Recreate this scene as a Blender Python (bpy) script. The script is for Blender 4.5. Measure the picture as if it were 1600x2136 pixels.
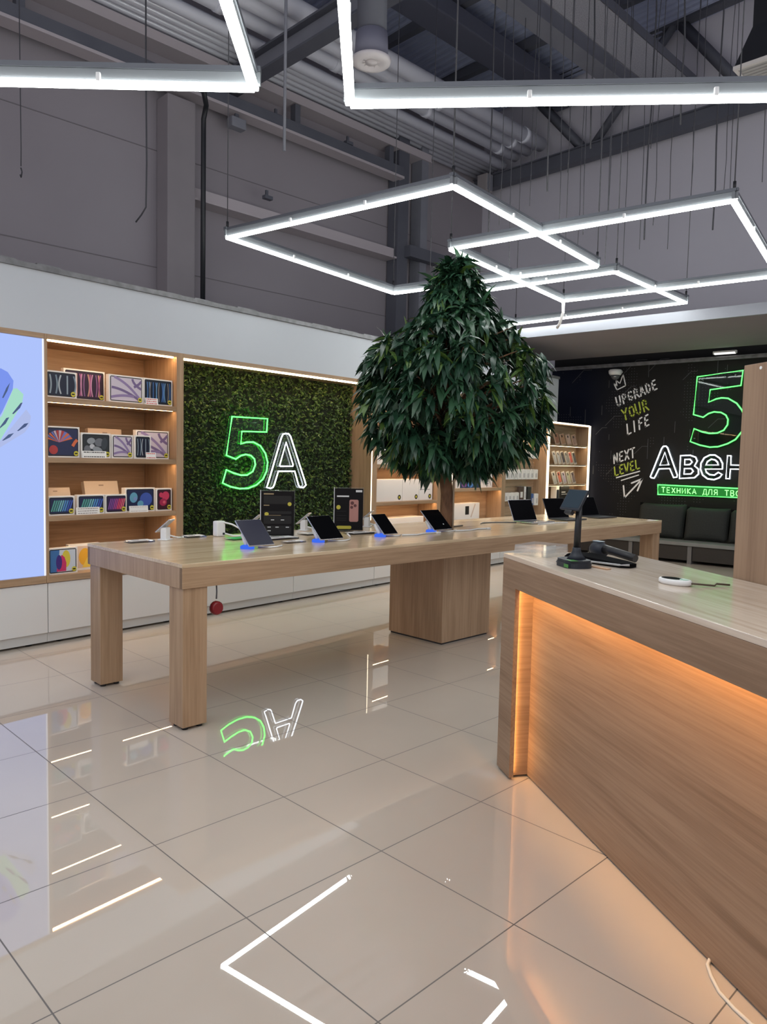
import bpy, bmesh, math, random
from mathutils import Vector, Matrix

# ---------------------------------------------------------------- camera, world, exposure
for o in list(bpy.data.objects):
    bpy.data.objects.remove(o)
sc = bpy.context.scene
C = sc.collection
PI = math.pi

cam_d = bpy.data.cameras.new('camera')
cam = bpy.data.objects.new('camera', cam_d)
C.objects.link(cam)
cam_d.sensor_fit = 'VERTICAL'
cam_d.sensor_height = 24.0
cam_d.lens = 1551.181 / 2136 * 24.0
cam_d.clip_start = 0.02
right = Vector((0.76448391, 0.64427719, 0.02170833))
up = Vector((-0.06144493, 0.03930476, 0.99733628))
back = Vector((0.64170778, -0.76378141, 0.06963542))
M = Matrix((right, up, back)).transposed().to_4x4()
M.translation = Vector((0, 0, 1.45785))
cam.matrix_world = M
sc.camera = cam

sc.view_settings.view_transform = 'Standard'
sc.view_settings.look = 'None'
sc.view_settings.gamma = 1.0
sc.view_settings.use_curve_mapping = False
sc.view_settings.exposure = 0.0

world = bpy.data.worlds.new('mall_ambience')
sc.world = world
world.use_nodes = True
bg = world.node_tree.nodes['Background']
bg.inputs[0].default_value = (0.80, 0.80, 0.86, 1)
bg.inputs[1].default_value = 0.80
sc.cycles.transparent_max_bounces = 24

LED = 24.0          # strength of the white light frames
WARM = 30.0         # warm strips in the shelving
TH = -0.0919398    # the hall and its floor tiles are turned a little against the shop wall

def t2w(x, y, z=None):
    c, s = math.cos(TH), math.sin(TH)
    p = (c * x - s * y, s * x + c * y)
    return p if z is None else (p[0], p[1], z)

# ---------------------------------------------------------------- helpers
class MB:
    """collects shapes for ONE mesh object"""
    def __init__(self):
        self.bm = bmesh.new()
        self.mi = 0
    def _faces(self, fs):
        for f in fs:
            f.material_index = self.mi
    def box(self, x0, x1, y0, y1, z0, z1, bev=0.0, mat=None):
        b = bmesh.new()
        bmesh.ops.create_cube(b, size=1.0)
        for v in b.verts:
            v.co = Vector((x0 + (v.co.x + .5) * (x1 - x0), y0 + (v.co.y + .5) * (y1 - y0), z0 + (v.co.z + .5) * (z1 - z0)))
        if bev > 0:
            bev = min(bev, 0.45 * min(abs(x1 - x0), abs(y1 - y0), abs(z1 - z0)))
            bmesh.ops.bevel(b, geom=list(b.edges), offset=bev, segments=2, affect='EDGES', profile=0.6)
        if mat is not None:
            b.transform(mat)
        self.merge(b)
        return self
    def merge(self, b):
        b.verts.index_update()
        vs = [self.bm.verts.new(v.co) for v in b.verts]
        for f in b.faces:
            try:
                nf = self.bm.faces.new([vs[v.index] for v in f.verts])
                nf.material_index = self.mi
                nf.smooth = f.smooth
            except ValueError:
                pass
        b.free()
    def poly(self, pts, smooth=False):
        vs = [self.bm.verts.new(p) for p in pts]
        f = self.bm.faces.new(vs)
        f.material_index = self.mi
        f.smooth = smooth
        return f
    def prism(self, pts, off):
        """closed outline pts (3-D, planar) pushed by vector off"""
        off = Vector(off)
        a = [self.bm.verts.new(p) for p in pts]
        b = [self.bm.verts.new(Vector(p) + off) for p in pts]
        n = len(pts)
        fs = [self.bm.faces.new(a), self.bm.faces.new(b[::-1])]
        for i in range(n):
            fs.append(self.bm.faces.new((a[i], a[(i + 1) % n], b[(i + 1) % n], b[i])))
        self._faces(fs)
    def cyl(self, p0, p1, r0, r1=None, seg=16, caps=True):
        r1 = r0 if r1 is None else r1
        self.tube([p0, p1], [r0, r1], seg, caps=caps)
    def tube(self, path, r, seg=10, closed=False, caps=True):
        path = [Vector(p) for p in path]
        n = len(path)
        rs = r if isinstance(r, (list, tuple)) else [r] * n
        rings = []
        prev = None
        for i, p in enumerate(path):
            if closed:
                t = (path[(i + 1) % n] - path[i]).normalized() + (path[i] - path[i - 1]).normalized()
            else:
                t = Vector()
                if i < n - 1: t += (path[i + 1] - p).normalized()
                if i > 0: t += (p - path[i - 1]).normalized()
            if t.length < 1e-6: t = path[(i + 1) % n] - p
            t.normalize()
            if prev is None:
                a = Vector((0, 0, 1)) if abs(t.z) < .9 else Vector((1, 0, 0))
            else:
                a = prev
            u = (a - t * a.dot(t))
            if u.length < 1e-5: u = t.orthogonal()
            u.normalize(); prev = u
            w = t.cross(u)
            rings.append([self.bm.verts.new(p + (u * math.cos(2 * PI * k / seg) + w * math.sin(2 * PI * k / seg)) * rs[i]) for k in range(seg)])
        m = n if closed else n - 1
        for i in range(m):
            A, B = rings[i], rings[(i + 1) % n]
            for k in range(seg):
                try:
                    f = self.bm.faces.new((A[k], A[(k + 1) % seg], B[(k + 1) % seg], B[k]))
                    f.smooth = True; f.material_index = self.mi
                except ValueError: pass
        if caps and not closed:
            for rg in (rings[0][::-1], rings[-1]):
                try:
                    f = self.bm.faces.new(rg); f.material_index = self.mi
                except ValueError: pass
    def lathe(self, prof, c, seg=24, smooth=True):
        rings = []
        for r, z in prof:
            rings.append([self.bm.verts.new((c[0] + r * math.cos(2 * PI * k / seg), c[1] + r * math.sin(2 * PI * k / seg), c[2] + z)) for k in range(seg)])
        for i in range(len(rings) - 1):
            for k in range(seg):
                f = self.bm.faces.new((rings[i][k], rings[i][(k + 1) % seg], rings[i + 1][(k + 1) % seg], rings[i + 1][k]))
                f.smooth = smooth; f.material_index = self.mi
        for rg in (rings[0][::-1], rings[-1]):
            f = self.bm.faces.new(rg); f.material_index = self.mi
    def build(self, name, mats, parent=None, loc=None, rz=0.0):
        bm = self.bm
        bmesh.ops.recalc_face_normals(bm, faces=bm.faces)
        me = bpy.data.meshes.new(name)
        bm.to_mesh(me); bm.free()
        if not isinstance(mats, (list, tuple)): mats = [mats]
        for m in mats: me.materials.append(m)
        o = bpy.data.objects.new(name, me)
        C.objects.link(o)
        if parent is not None: o.parent = parent
        if loc is not None: o.location = loc
        o.rotation_euler = (0, 0, rz)
        return o

def tag(o, label, cat, group=None):
    o['label'] = label; o['category'] = cat
    if group: o['group'] = group
    return o
def thing(name, label, cat, loc=(0, 0, 0), rz=0.0, group=None):
    o = bpy.data.objects.new(name, None)
    C.objects.link(o)
    o.empty_display_size = 0.1
    o.location = loc; o.rotation_euler = (0, 0, rz)
    return tag(o, label, cat, group)
def struct(o):
    o['kind'] = 'structure'
    return o
def stuff(o):
    o['kind'] = 'stuff'
    return o

# ---------------------------------------------------------------- materials
def mat(name, col, rough=0.5, metal=0.0, spec=0.5, emis=None, estr=0.0, coat=0.0):
    m = bpy.data.materials.new(name)
    m.use_nodes = True
    b = m.node_tree.nodes['Principled BSDF']
    b.inputs['Base Color'].default_value = (*col, 1)
    b.inputs['Roughness'].default_value = rough
    b.inputs['Metallic'].default_value = metal
    b.inputs['Specular IOR Level'].default_value = spec
    b.inputs['Coat Weight'].default_value = coat
    if emis:
        b.inputs['Emission Color'].default_value = (*emis, 1)
        b.inputs['Emission Strength'].default_value = estr
    return m
def nodes(m):
    nt = m.node_tree
    return nt, nt.nodes['Principled BSDF']
def noisy(name, c1, c2, scale=(4, 4, 4), rough=0.5, nscale=1.0, metal=0.0, bump=0.0, spec=0.5, detail=4):
    m = mat(name, c1, rough, metal, spec)
    nt, b = nodes(m)
    tc = nt.nodes.new('ShaderNodeTexCoord')
    mp = nt.nodes.new('ShaderNodeMapping'); mp.inputs['Scale'].default_value = scale
    nz = nt.nodes.new('ShaderNodeTexNoise'); nz.inputs['Scale'].default_value = nscale; nz.inputs['Detail'].default_value = detail
    rp = nt.nodes.new('ShaderNodeValToRGB')
    rp.color_ramp.elements[0].position = .3; rp.color_ramp.elements[1].position = .7
    rp.color_ramp.elements[0].color = (*c1, 1); rp.color_ramp.elements[1].color = (*c2, 1)
    nt.links.new(tc.outputs['Object'], mp.inputs[0]); nt.links.new(mp.outputs[0], nz.inputs['Vector'])
    nt.links.new(nz.outputs['Fac'], rp.inputs[0]); nt.links.new(rp.outputs[0], b.inputs['Base Color'])
    if bump:
        bp = nt.nodes.new('ShaderNodeBump'); bp.inputs['Strength'].default_value = bump; bp.inputs['Distance'].default_value = .01
        nt.links.new(nz.outputs['Fac'], bp.inputs['Height']); nt.links.new(bp.outputs[0], b.inputs['Normal'])
    return m
def wood(name, dark, mid, light, axis='Y', rough=0.42, spec=0.4, coat=0.0):
    """fine oak grain running along one object axis: long streaks plus cathedral rings"""
    m = mat(name, mid, rough, 0, spec, coat=coat)
    nt, b = nodes(m)
    N = nt.nodes.new; Lk = nt.links.new
    tc = N('ShaderNodeTexCoord')
    i = 'XYZ'.index(axis)
    def mapping(lo, hi):
        s = [hi] * 3; s[i] = lo
        mp = N('ShaderNodeMapping'); mp.inputs['Scale'].default_value = s
        Lk(tc.outputs['Object'], mp.inputs[0]); return mp
    n1 = N('ShaderNodeTexNoise'); n1.inputs['Scale'].default_value = 1; n1.inputs['Detail'].default_value = 6; n1.inputs['Roughness'].default_value = .6
    Lk(mapping(2.2, 70).outputs[0], n1.inputs['Vector'])
    n2 = N('ShaderNodeTexNoise'); n2.inputs['Scale'].default_value = 1; n2.inputs['Detail'].default_value = 3; n2.inputs['Distortion'].default_value = .6
    Lk(mapping(.5, 5.5).outputs[0], n2.inputs['Vector'])
    rg = N('ShaderNodeMath'); rg.operation = 'MULTIPLY'; rg.inputs[1].default_value = 14
    Lk(n2.outputs['Fac'], rg.inputs[0])
    sn = N('ShaderNodeMath'); sn.operation = 'SINE'; Lk(rg.outputs[0], sn.inputs[0])
    ad = N('ShaderNodeMath'); ad.operation = 'MULTIPLY_ADD'; ad.inputs[1].default_value = .11
    Lk(sn.outputs[0], ad.inputs[0]); Lk(n1.outputs['Fac'], ad.inputs[2])
    rp = N('ShaderNodeValToRGB')
    e = rp.color_ramp.elements
    e[0].position = .30; e[0].color = (*dark, 1); e[1].position = .72; e[1].color = (*light, 1)
    k = e.new(.5); k.color = (*mid, 1)
    Lk(ad.outputs[0], rp.inputs[0]); Lk(rp.outputs[0], b.inputs['Base Color'])
    bp = N('ShaderNodeBump'); bp.inputs['Strength'].default_value = .06; bp.inputs['Distance'].default_value = .004
    Lk(n1.outputs['Fac'], bp.inputs['Height']); Lk(bp.outputs[0], b.inputs['Normal'])
    return m
def emit(name, col, s):
    m = bpy.data.materials.new(name); m.use_nodes = True
    nt = m.node_tree
    nt.nodes.remove(nt.nodes['Principled BSDF'])
    e = nt.nodes.new('ShaderNodeEmission'); e.inputs[0].default_value = (*col, 1); e.inputs[1].default_value = s
    nt.links.new(e.outputs[0], nt.nodes['Material Output'].inputs[0])
    return m
def clear(name, tint=(1, 1, 1), refl=.10, rough=.02, fres=1.0, white=0.0):
    """thin clear acrylic: mostly see-through, a fresnel gloss on top"""
    m = bpy.data.materials.new(name); m.use_nodes = True
    nt = m.node_tree
    nt.nodes.remove(nt.nodes['Principled BSDF'])
    t = nt.nodes.new('ShaderNodeBsdfTransparent'); t.inputs[0].default_value = (*tint, 1)
    g = nt.nodes.new('ShaderNodeBsdfGlossy'); g.inputs['Roughness'].default_value = rough
    fr = nt.nodes.new('ShaderNodeFresnel'); fr.inputs[0].default_value = 1.45
    ad = nt.nodes.new('ShaderNodeMath'); ad.operation = 'ADD'; ad.inputs[1].default_value = refl
    mx = nt.nodes.new('ShaderNodeMixShader')
    ad.operation = 'MULTIPLY_ADD'; ad.inputs[1].default_value = fres; ad.inputs[2].default_value = refl
    nt.links.new(fr.outputs[0], ad.inputs[0]); nt.links.new(ad.outputs[0], mx.inputs[0])
    if white:
        df = nt.nodes.new('ShaderNodeBsdfDiffuse'); df.inputs[0].default_value = (.9, .9, .9, 1)
        m2 = nt.nodes.new('ShaderNodeMixShader'); m2.inputs[0].default_value = white
        nt.links.new(t.outputs[0], m2.inputs[1]); nt.links.new(df.outputs[0], m2.inputs[2]); t = m2
    nt.links.new(t.outputs[0], mx.inputs[1]); nt.links.new(g.outputs[0], mx.inputs[2])
    nt.links.new(mx.outputs[0], nt.nodes['Material Output'].inputs[0])
    return m

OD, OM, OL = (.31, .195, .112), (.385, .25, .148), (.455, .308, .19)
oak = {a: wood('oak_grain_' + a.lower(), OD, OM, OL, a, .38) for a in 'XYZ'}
CD, CM, CL = (.24, .153, .097), (.30, .195, .127), (.36, .242, .16)
coak = {a: wood('counter_oak_' + a.lower(), CD, CM, CL, a, .5, .2) for a in 'XYZ'}
ctop = wood('counter_top_oak_sheen', (.53, .42, .33), (.63, .52, .42), (.72, .61, .51), 'X', .13, .6)  # oak painted paler here, with the bright wall's reflection put into its colour
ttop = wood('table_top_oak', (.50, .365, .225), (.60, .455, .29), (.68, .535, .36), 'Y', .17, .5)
white_lam = mat('white_laminate', (.74, .735, .72), .35)
white_paint = noisy('fascia_paint', (.50, .525, .56), (.53, .555, .59), (1, 1, 1), .7, 1.2)
wall_m = noisy('hall_panel_paint', (.30, .272, .295), (.335, .308, .33), (.5, .5, .5), .8, 1.0)
end_m = noisy('end_wall_paint', (.60, .575, .63), (.65, .625, .68), (.5, .5, .5), .8, 1.0)
col_m = noisy('column_paint', (.27, .245, .26), (.31, .28, .295), (1, 1, 1), .8, 1.3)
steel_dk = noisy('dark_steel_paint', (.10, .104, .13), (.12, .125, .15), (2, 2, 2), .55, 1)
steel_md = noisy('grey_steel_paint', (.21, .215, .25), (.26, .265, .30), (2, 2, 2), .5, 1)
pipe_m = mat('pipe_lacquer', (.78, .79, .86), .45, 0)
pipe_s = mat('shiny_pipe', (.78, .79, .85), .25, .15)
wire_m = mat('dark_wire', (.07, .07, .08), .6)
beam_m = mat('beam_paint', (.50, .45, .47), .6)
alu = mat('brushed_aluminium', (.22, .235, .25), .4, .3)
alu_dk = mat('aluminium_back', (.16, .17, .19), .4, .7)
galv = noisy('galvanised_track', (.13, .13, .135), (.24, .24, .25), (6, 6, 6), .5, 2, .2)
led_white = emit('led_diffuser_white', (.96, 1.0, .97), LED)
led_warm = emit('led_strip_warm', (1.0, .62, .30), WARM)
led_amber = emit('led_strip_amber', (1.0, .54, .19), 85.0)
led_amber_low = emit('led_strip_amber_low', (1.0, .54, .19), 26.0)
neon_g = emit('neon_green', (.05, 1.0, .07), 8.0)
neon_g2 = emit('neon_green_far', (.10, 1.0, .14), 3.2)
neon_w = emit('neon_white', (.86, .92, 1.0), 3.6)
neon_box = emit('neon_green_plate', (.05, .42, .07), .55)
acr = clear('clear_acrylic', (.99, .995, .99), .02)
frost = clear('tray_acrylic', (.985, .99, .99), .0, .05, .35, .10)
acr_sign = clear('sign_acrylic', (.95, .97, .97), .0, .02, .35)
black_gl = mat('black_screen', (.004, .004, .005), .15, 0, .04)
screen_off = mat('dim_screen', (.010, .010, .014), .2, 0, .04, (.05, .05, .085), .4)
black_pl = mat('black_plastic', (.012, .012, .014), .4)
slate_pl = mat('slate_plastic', (.024, .028, .038), .45, 0, .3)
white_pl = mat('white_plastic', (.80, .80, .80), .3)
silver = mat('silver_shell', (.60, .60, .62), .25, .8)
blue_led = emit('blue_glow', (.05, .15, .85), 1.0)
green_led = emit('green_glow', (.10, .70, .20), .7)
card_white = mat('white_card', (.82, .79, .75), .5)
kraft = mat('kraft_card', (.60, .44, .31), .7)
ink = mat('black_ink', (.015, .014, .013), .5)
red_ink = mat('red_ink', (.60, .04, .03), .5)
yellow_tag = mat('yellow_sticker', (.62, .55, .05), .45)
green_tag = mat('green_sticker', (.05, .22, .04), .45)
paper = mat('paper', (.84, .82, .78), .6)

# ---------------------------------------------------------------- the setting
def frac_edge(nt, sock, off, size, half):
    """1 inside the joint, 0 on the tile, along one axis"""
    N = nt.nodes.new; Lk = nt.links.new
    a = N('ShaderNodeMath'); a.operation = 'SUBTRACT'; a.inputs[1].default_value = off; Lk(sock, a.inputs[0])
    d = N('ShaderNodeMath'); d.operation = 'DIVIDE'; d.inputs[1].default_value = size; Lk(a.outputs[0], d.inputs[0])
    s = N('ShaderNodeMath'); s.operation = 'ADD'; s.inputs[1].default_value = .5; Lk(d.outputs[0], s.inputs[0])
    f = N('ShaderNodeMath'); f.operation = 'FRACT'; Lk(s.outputs[0], f.inputs[0])
    c = N('ShaderNodeMath'); c.operation = 'SUBTRACT'; c.inputs[1].default_value = .5; Lk(f.outputs[0], c.inputs[0])
    b = N('ShaderNodeMath'); b.operation = 'ABSOLUTE'; Lk(c.outputs[0], b.inputs[0])
    l = N('ShaderNodeMath'); l.operation = 'LESS_THAN'; l.inputs[1].default_value = half / size; Lk(b.outputs[0], l.inputs[0])
    return l.outputs[0]
def floor_material():
    m = mat('polished_tiles', (.5, .44, .38), .05, 0, .85)
    m.node_tree.nodes['Principled BSDF'].inputs['IOR'].default_value = 1.68
    nt, b = nodes(m); N = nt.nodes.new; Lk = nt.links.new
    tc = N('ShaderNodeTexCoord'); sp = N('ShaderNodeSeparateXYZ'); Lk(tc.outputs['Object'], sp.inputs[0])
    ex = frac_edge(nt, sp.outputs['X'], -1.8953, .6, .0022)
    ey = frac_edge(nt, sp.outputs['Y'], 1.9025, .6, .0022)
    mx = N('ShaderNodeMath'); mx.operation = 'MAXIMUM'; Lk(ex, mx.inputs[0]); Lk(ey, mx.inputs[1])
    nz = N('ShaderNodeTexNoise'); nz.inputs['Scale'].default_value = 1.1; nz.inputs['Detail'].default_value = 5
    Lk(tc.outputs['Object'], nz.inputs['Vector'])
    rp = N('ShaderNodeValToRGB')
    rp.color_ramp.elements[0].position = .35; rp.color_ramp.elements[0].color = (.56, .485, .41, 1)
    rp.color_ramp.elements[1].position = .65; rp.color_ramp.elements[1].color = (.59, .515, .435, 1)
    Lk(nz.outputs['Fac'], rp.inputs[0])
    mc = N('ShaderNodeMixRGB'); Lk(mx.outputs[0], mc.inputs[0]); Lk(rp.outputs[0], mc.inputs[1]); mc.inputs[2].default_value = (.10, .085, .075, 1)
    Lk(mc.outputs[0], b.inputs['Base Color'])
    mr = N('ShaderNodeMath'); mr.operation = 'MULTIPLY_ADD'; mr.inputs[1].default_value = .6; mr.inputs[2].default_value = .008
    Lk(mx.outputs[0], mr.inputs[0]); Lk(mr.outputs[0], b.inputs['Roughness'])
    return m
b = MB(); b.box(-11, 5, -5, 13, -.05, 0)
struct(b.build('floor', floor_material(), rz=TH))

b = MB()                                     # corrugated roof deck, rising a little towards the open side
z0, slope = 8.35, .05
xs0, xs1 = -10.2, 2.2
y = 0.0
prof = [(0, 0), (.055, 0), (.075, .045), (.125, .045), (.145, 0)]
rows = []
while y < 13:
    for dy, dz in prof[:-1]:
        rows.append((y + dy, dz))
    y += .145
vs = [(b.bm.verts.new((xs0, yy, z0 + zz)), b.bm.verts.new((xs1, yy, z0 + zz + slope * (xs1 - xs0)))) for yy, zz in rows]
for (a0, a1), (c0, c1) in zip(vs, vs[1:]):
    b.bm.faces.new((a0, c0, c1, a1))
struct(b.build('ceiling', noisy('roof_deck_paint', (.42, .46, .62), (.48, .52, .68), (1, 1, 1), .5, .6, .2), rz=TH))

b = MB(); b.box(-9.95, -9.75, -5, 12.4, 0, 8.6)
struct(b.build('wall_left', wall_m, rz=TH))
for k, (zz, dz) in enumerate(((4.05, .012), (5.62, .012), (3.1, .012))):
    b = MB(); b.box(-9.753, -9.743, -5, 12.3, zz, zz + dz)
    struct(b.build('trim_%d' % (k + 1), mat('panel_joint', (.21, .19, .205), .8), rz=TH))
b = MB(); b.box(-9.95, 5.5, 12.3, 12.5, 0, 9.6)
struct(b.build('wall_back', end_m, rz=TH))

# the shop's own wall of panels behind the shelving, with a white fascia over it
b = MB(); b.box(-6.16, -6.06, -1.5, 10.78, 0, 2.74)
struct(b.build('wall_partition', mat('partition_board', (.5, .5, .5), .7)))
b = MB(); b.box(-5.62, -5.52, -1.5, 9.22, 2.337, 2.785); b.box(-5.62, -5.52, 9.22, 10.78, 2.12, 2.785); b.box(-6.06, -5.62, 10.70, 10.78, 2.12, 2.74)
struct(b.build('wall_fascia', white_paint))
b = MB(); b.box(-5.64, -5.50, -1.5, 10.78, 2.785, 2.822)
b.box(-6.1, -5.64, -1.5, 10.78, 2.76, 2.79)
r = random.Random(3)
for k in range(26):
    yy = -1 + k * .45 + r.uniform(-.1, .1)
    b.box(-5.56 - r.uniform(0, .04), -5.51, yy, yy + r.uniform(.08, .3), 2.82, 2.82 + r.uniform(.004, .015))
struct(b.build('trim_4', galv))

# dark mural wall at the end with the soffit hanging in front of it
def mural_material():
    m = mat('mural_print', (.018, .017, .017), .5, 0, .12)
    nt, bs = nodes(m); N = nt.nodes.new; Lk = nt.links.new
    tc = N('ShaderNodeTexCoord'); sp = N('ShaderNodeSeparateXYZ'); Lk(tc.outputs['Object'], sp.inputs[0])
    cb = N('ShaderNodeCombineXYZ'); Lk(sp.outputs['X'], cb.inputs[0]); Lk(sp.outputs['Z'], cb.inputs[1])
    vo = N('ShaderNodeTexVoronoi'); vo.inputs['Scale'].default_value = 22; vo.inputs['Randomness'].default_value = 0.0
    Lk(cb.outputs[0], vo.inputs['Vector'])
    lt = N('ShaderNodeMath'); lt.operation = 'LESS_THAN'; lt.inputs[1].default_value = .13; Lk(vo.outputs['Distance'], lt.inputs[0])
    nz = N('ShaderNodeTexNoise'); nz.inputs['Scale'].default_value = 1.7; nz.inputs['Detail'].default_value = 2; Lk(cb.outputs[0], nz.inputs['Vector'])
    gt = N('ShaderNodeMath'); gt.operation = 'GREATER_THAN'; gt.inputs[1].default_value = .56; Lk(nz.outputs['Fac'], gt.inputs[0])
    mu = N('ShaderNodeMath'); mu.operation = 'MULTIPLY'; Lk(lt.outputs[0], mu.inputs[0]); Lk(gt.outputs[0], mu.inputs[1])
    # printed tint: navy at the corner, warm black further on
    mr = N('ShaderNodeMapRange'); mr.inputs[1].default_value = -5.7; mr.inputs[2].default_value = -4.9; Lk(sp.outputs['X'], mr.inputs[0])
    c1 = N('ShaderNodeMixRGB'); c1.inputs[1].default_value = (.006, .008, .020, 1); c1.inputs[2].default_value = (.016, .015, .014, 1); Lk(mr.outputs[0], c1.inputs[0])
    c2 = N('ShaderNodeMixRGB'); c2.inputs[2].default_value = (.085, .085, .095, 1); Lk(mu.outputs[0], c2.inputs[0]); Lk(c1.outputs[0], c2.inputs[1])
    Lk(c2.outputs[0], bs.inputs['Base Color'])
    return m
b = MB(); b.box(-6.3, 1.5, 12.05, 12.13, 0, 3.10)
struct(b.build('wall_mural', mural_material()))
b = MB(); b.box(-6.3, 1.5, 9.55, 9.60, 3.25, 3.385)
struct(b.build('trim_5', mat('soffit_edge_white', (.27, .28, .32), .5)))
b = MB(); b.box(-6.3, 1.5, 9.60, 11.9, 3.25, 3.31)
struct(b.build('ceiling_soffit', noisy('soffit_paint', (.27, .245, .27), (.30, .275, .30), (1, 1, 1), .8, 1)))
b = MB(); b.box(-6.3, 1.5, 12.02, 12.06, 3.085, 3.12); b.box(-6.3, 1.5, 12.0, 12.03, 3.12, 3.14)
struct(b.build('trim_6', galv))
b = MB(); b.box(-6.3, 1.5, 12.13, 12.2, 0, 3.6)
struct(b.build('wall_gap_shade', mat('gap_shade_black', (.01, .01, .01), .9)))  # black sheet stands in for the shade in the gap above the mural

# ---------------------------------------------------------------- roof steel, pipes, vents (things in the hall)
def hall(name, label, cat, x, y, z, group=None):
    return thing(name, label, cat, t2w(x, y, z), TH, group)

# roof truss standing along the end wall
t = hall('roof_truss', 'dark steel roof truss with zigzag braces along the end wall', 'truss', -4, 12.1, 6.98)
b = MB(); b.box(-5.75, 6, -.09, .09, -.12, .10); b.box(-5.75, 6, -.14, .14, .10, .12); b.build('bottom_chord', steel_dk, t)
b = MB()
b.prism([(-5.75, -.1, 1.45), (6, -.1, 1.86), (6, -.1, 2.10), (-5.75, -.1, 1.69)], (0, .2, 0)); b.build('top_chord', steel_dk, t)
for x0, x1 in ((-4.7, -3.3), (-1.65, -3.2), (-1.75, -.45), (1.2, -.35), (1.1, 2.6)):
    b = MB(); zt = 1.60 + .035 * (max(x0, x1) if 0 else x0 + 5.7)
    b.tube([(x0, 0, zt), (x1, 0, .06)], .085, 4); b.build('brace', steel_dk, t)

t = hall('crossing_roof_beam', 'dark steel roof beam crossing over the pipe bundles', 'beam', -6, 6.25, 6.74)
b = MB(); b.box(-3.7, 8, -.11, .11, .28, .31); b.build('flange', steel_dk, t)
b = MB(); b.box(-3.7, 8, -.11, .11, 0, .03); b.build('flange', steel_dk, t)
b = MB(); b.box(-3.7, 8, -.012, .012, .03, .28); b.build('web', steel_md, t)

o = MB(); o.box(-.11, .11, -4, 3.9, -.12, .12); o.box(-.15, .15, -4, 3.9, -.14, -.12)
tag(o.build('roof_purlin', steel_md, loc=t2w(-6.38, 8.2, 7.78), rz=TH), 'grey steel roof bar running beside the perforated cable tray', 'beam')
t = hall('cable_tray', 'wide perforated grey cable tray under the corrugated roof', 'cable tray', -5.55, 8.2, 7.45)
b = MB(); b.box(-.27, .27, -2.4, 3.9, 0, .012); b.build('tray_floor', noisy('perforated_steel', (.30, .30, .34), (.48, .48, .52), (1, 1, 1), .5, 55, .3), t)
b = MB(); b.box(-.28, -.265, -2.4, 3.9, 0, .13); b.build('side_rail', steel_md, t)
b = MB(); b.box(.265, .28, -2.4, 3.9, 0, .13); b.build('side_rail', steel_dk, t)
o = MB(); o.box(-.24, .24, -4, 4.0, 0, .26, .02)
tag(o.build('roof_duct', mat('dark_duct', (.09, .095, .13), .6), loc=t2w(-7.75, 8.2, 7.95), rz=TH), 'broad flat dark duct under the corrugated roof', 'duct')
for k, (yy, xx) in enumerate(((8.95, -5.5), (10.6, -5.5))):
    o = MB(); o.box(-4.2, 6.5, -.06, .06, 0, .16)
    tag(o.build('roof_rail', steel_dk, loc=t2w(xx, yy, 8.28), rz=TH), ('thin dark roof rail crossing above the flat duct, the one by the round vent', 'thin dark roof rail crossing above the flat duct, the one by the end wall')[k], 'beam')

for k, (px, pz, pr_) in enumerate(((-8.18, 7.36, .125), (-8.46, 7.34, .115), (-8.74, 7.30, .105))):
    o = MB(); o.tube([(0, -9, 0), (0, 4.6, 0)], pr_, 14)
    for j in range(7): o.tube([(0, -8 + 2 * j, 0), (0, -7.9 + 2 * j, 0)], pr_ + .012, 14)
    tag(o.build('ventilation_pipe', pipe_m, loc=t2w(px, 7.4, pz), rz=TH),
        'fat grey pipe under the roof, ' + ('first', 'second', 'third')[k] + ' from the round vent', 'pipe', 'fat pipes under the roof')
for k in range(6):
    o = MB(); o.tube([(0, -9, 0), (0, 4.7, 0)], (.085, .055, .055, .05, .05, .05)[k], 12)
    tag(o.build('service_pipe', pipe_m if k in (0,) else pipe_s, loc=t2w(-9.03 - (.15 + .118 * (k - 1) if k else 0), 7.3, 7.20 - .012 * k), rz=TH),
        'slim shiny pipe under the roof, ' + ('first', 'second', 'third', 'fourth', 'fifth', 'sixth')[k] + ' from the fat pipes', 'pipe', 'slim pipes under the roof')

t = hall('round_air_diffuser', 'round pale ceiling air diffuser with swirl blades', 'air vent', -5.66, 5.29, 5.40)
b = MB(); b.lathe([(.085, .03), (.12, .0), (.19, .02), (.20, .05), (.175, .06), (.15, .035), (.12, .06), (.085, .05)], (0, 0, 0), 32); b.build('ring', mat('vent_white', (.60, .56, .57), .5), t)
b = MB()
for k in range(10):
    a = 2 * PI * k / 10
    b.poly([(.05 * math.cos(a), .05 * math.sin(a), .03), (.125 * math.cos(a - .15), .125 * math.sin(a - .15), .05), (.125 * math.cos(a + .2), .125 * math.sin(a + .2), .012)])
b.lathe([(.0, .015), (.06, .02), (.06, .04), (0, .045)], (0, 0, 0), 16); b.build('swirl_blades', mat('vent_blade', (.56, .52, .53), .5), t)
b = MB(); b.cyl((0, 0, .05), (0, 0, .30), .17, .16, 24); b.build('neck', mat('vent_neck', (.17, .17, .22), .6), t)
b = MB(); b.cyl((0, 0, .30), (0, 0, 2.9), .15, .15, 20); b.build('duct', steel_dk, t)

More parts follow.
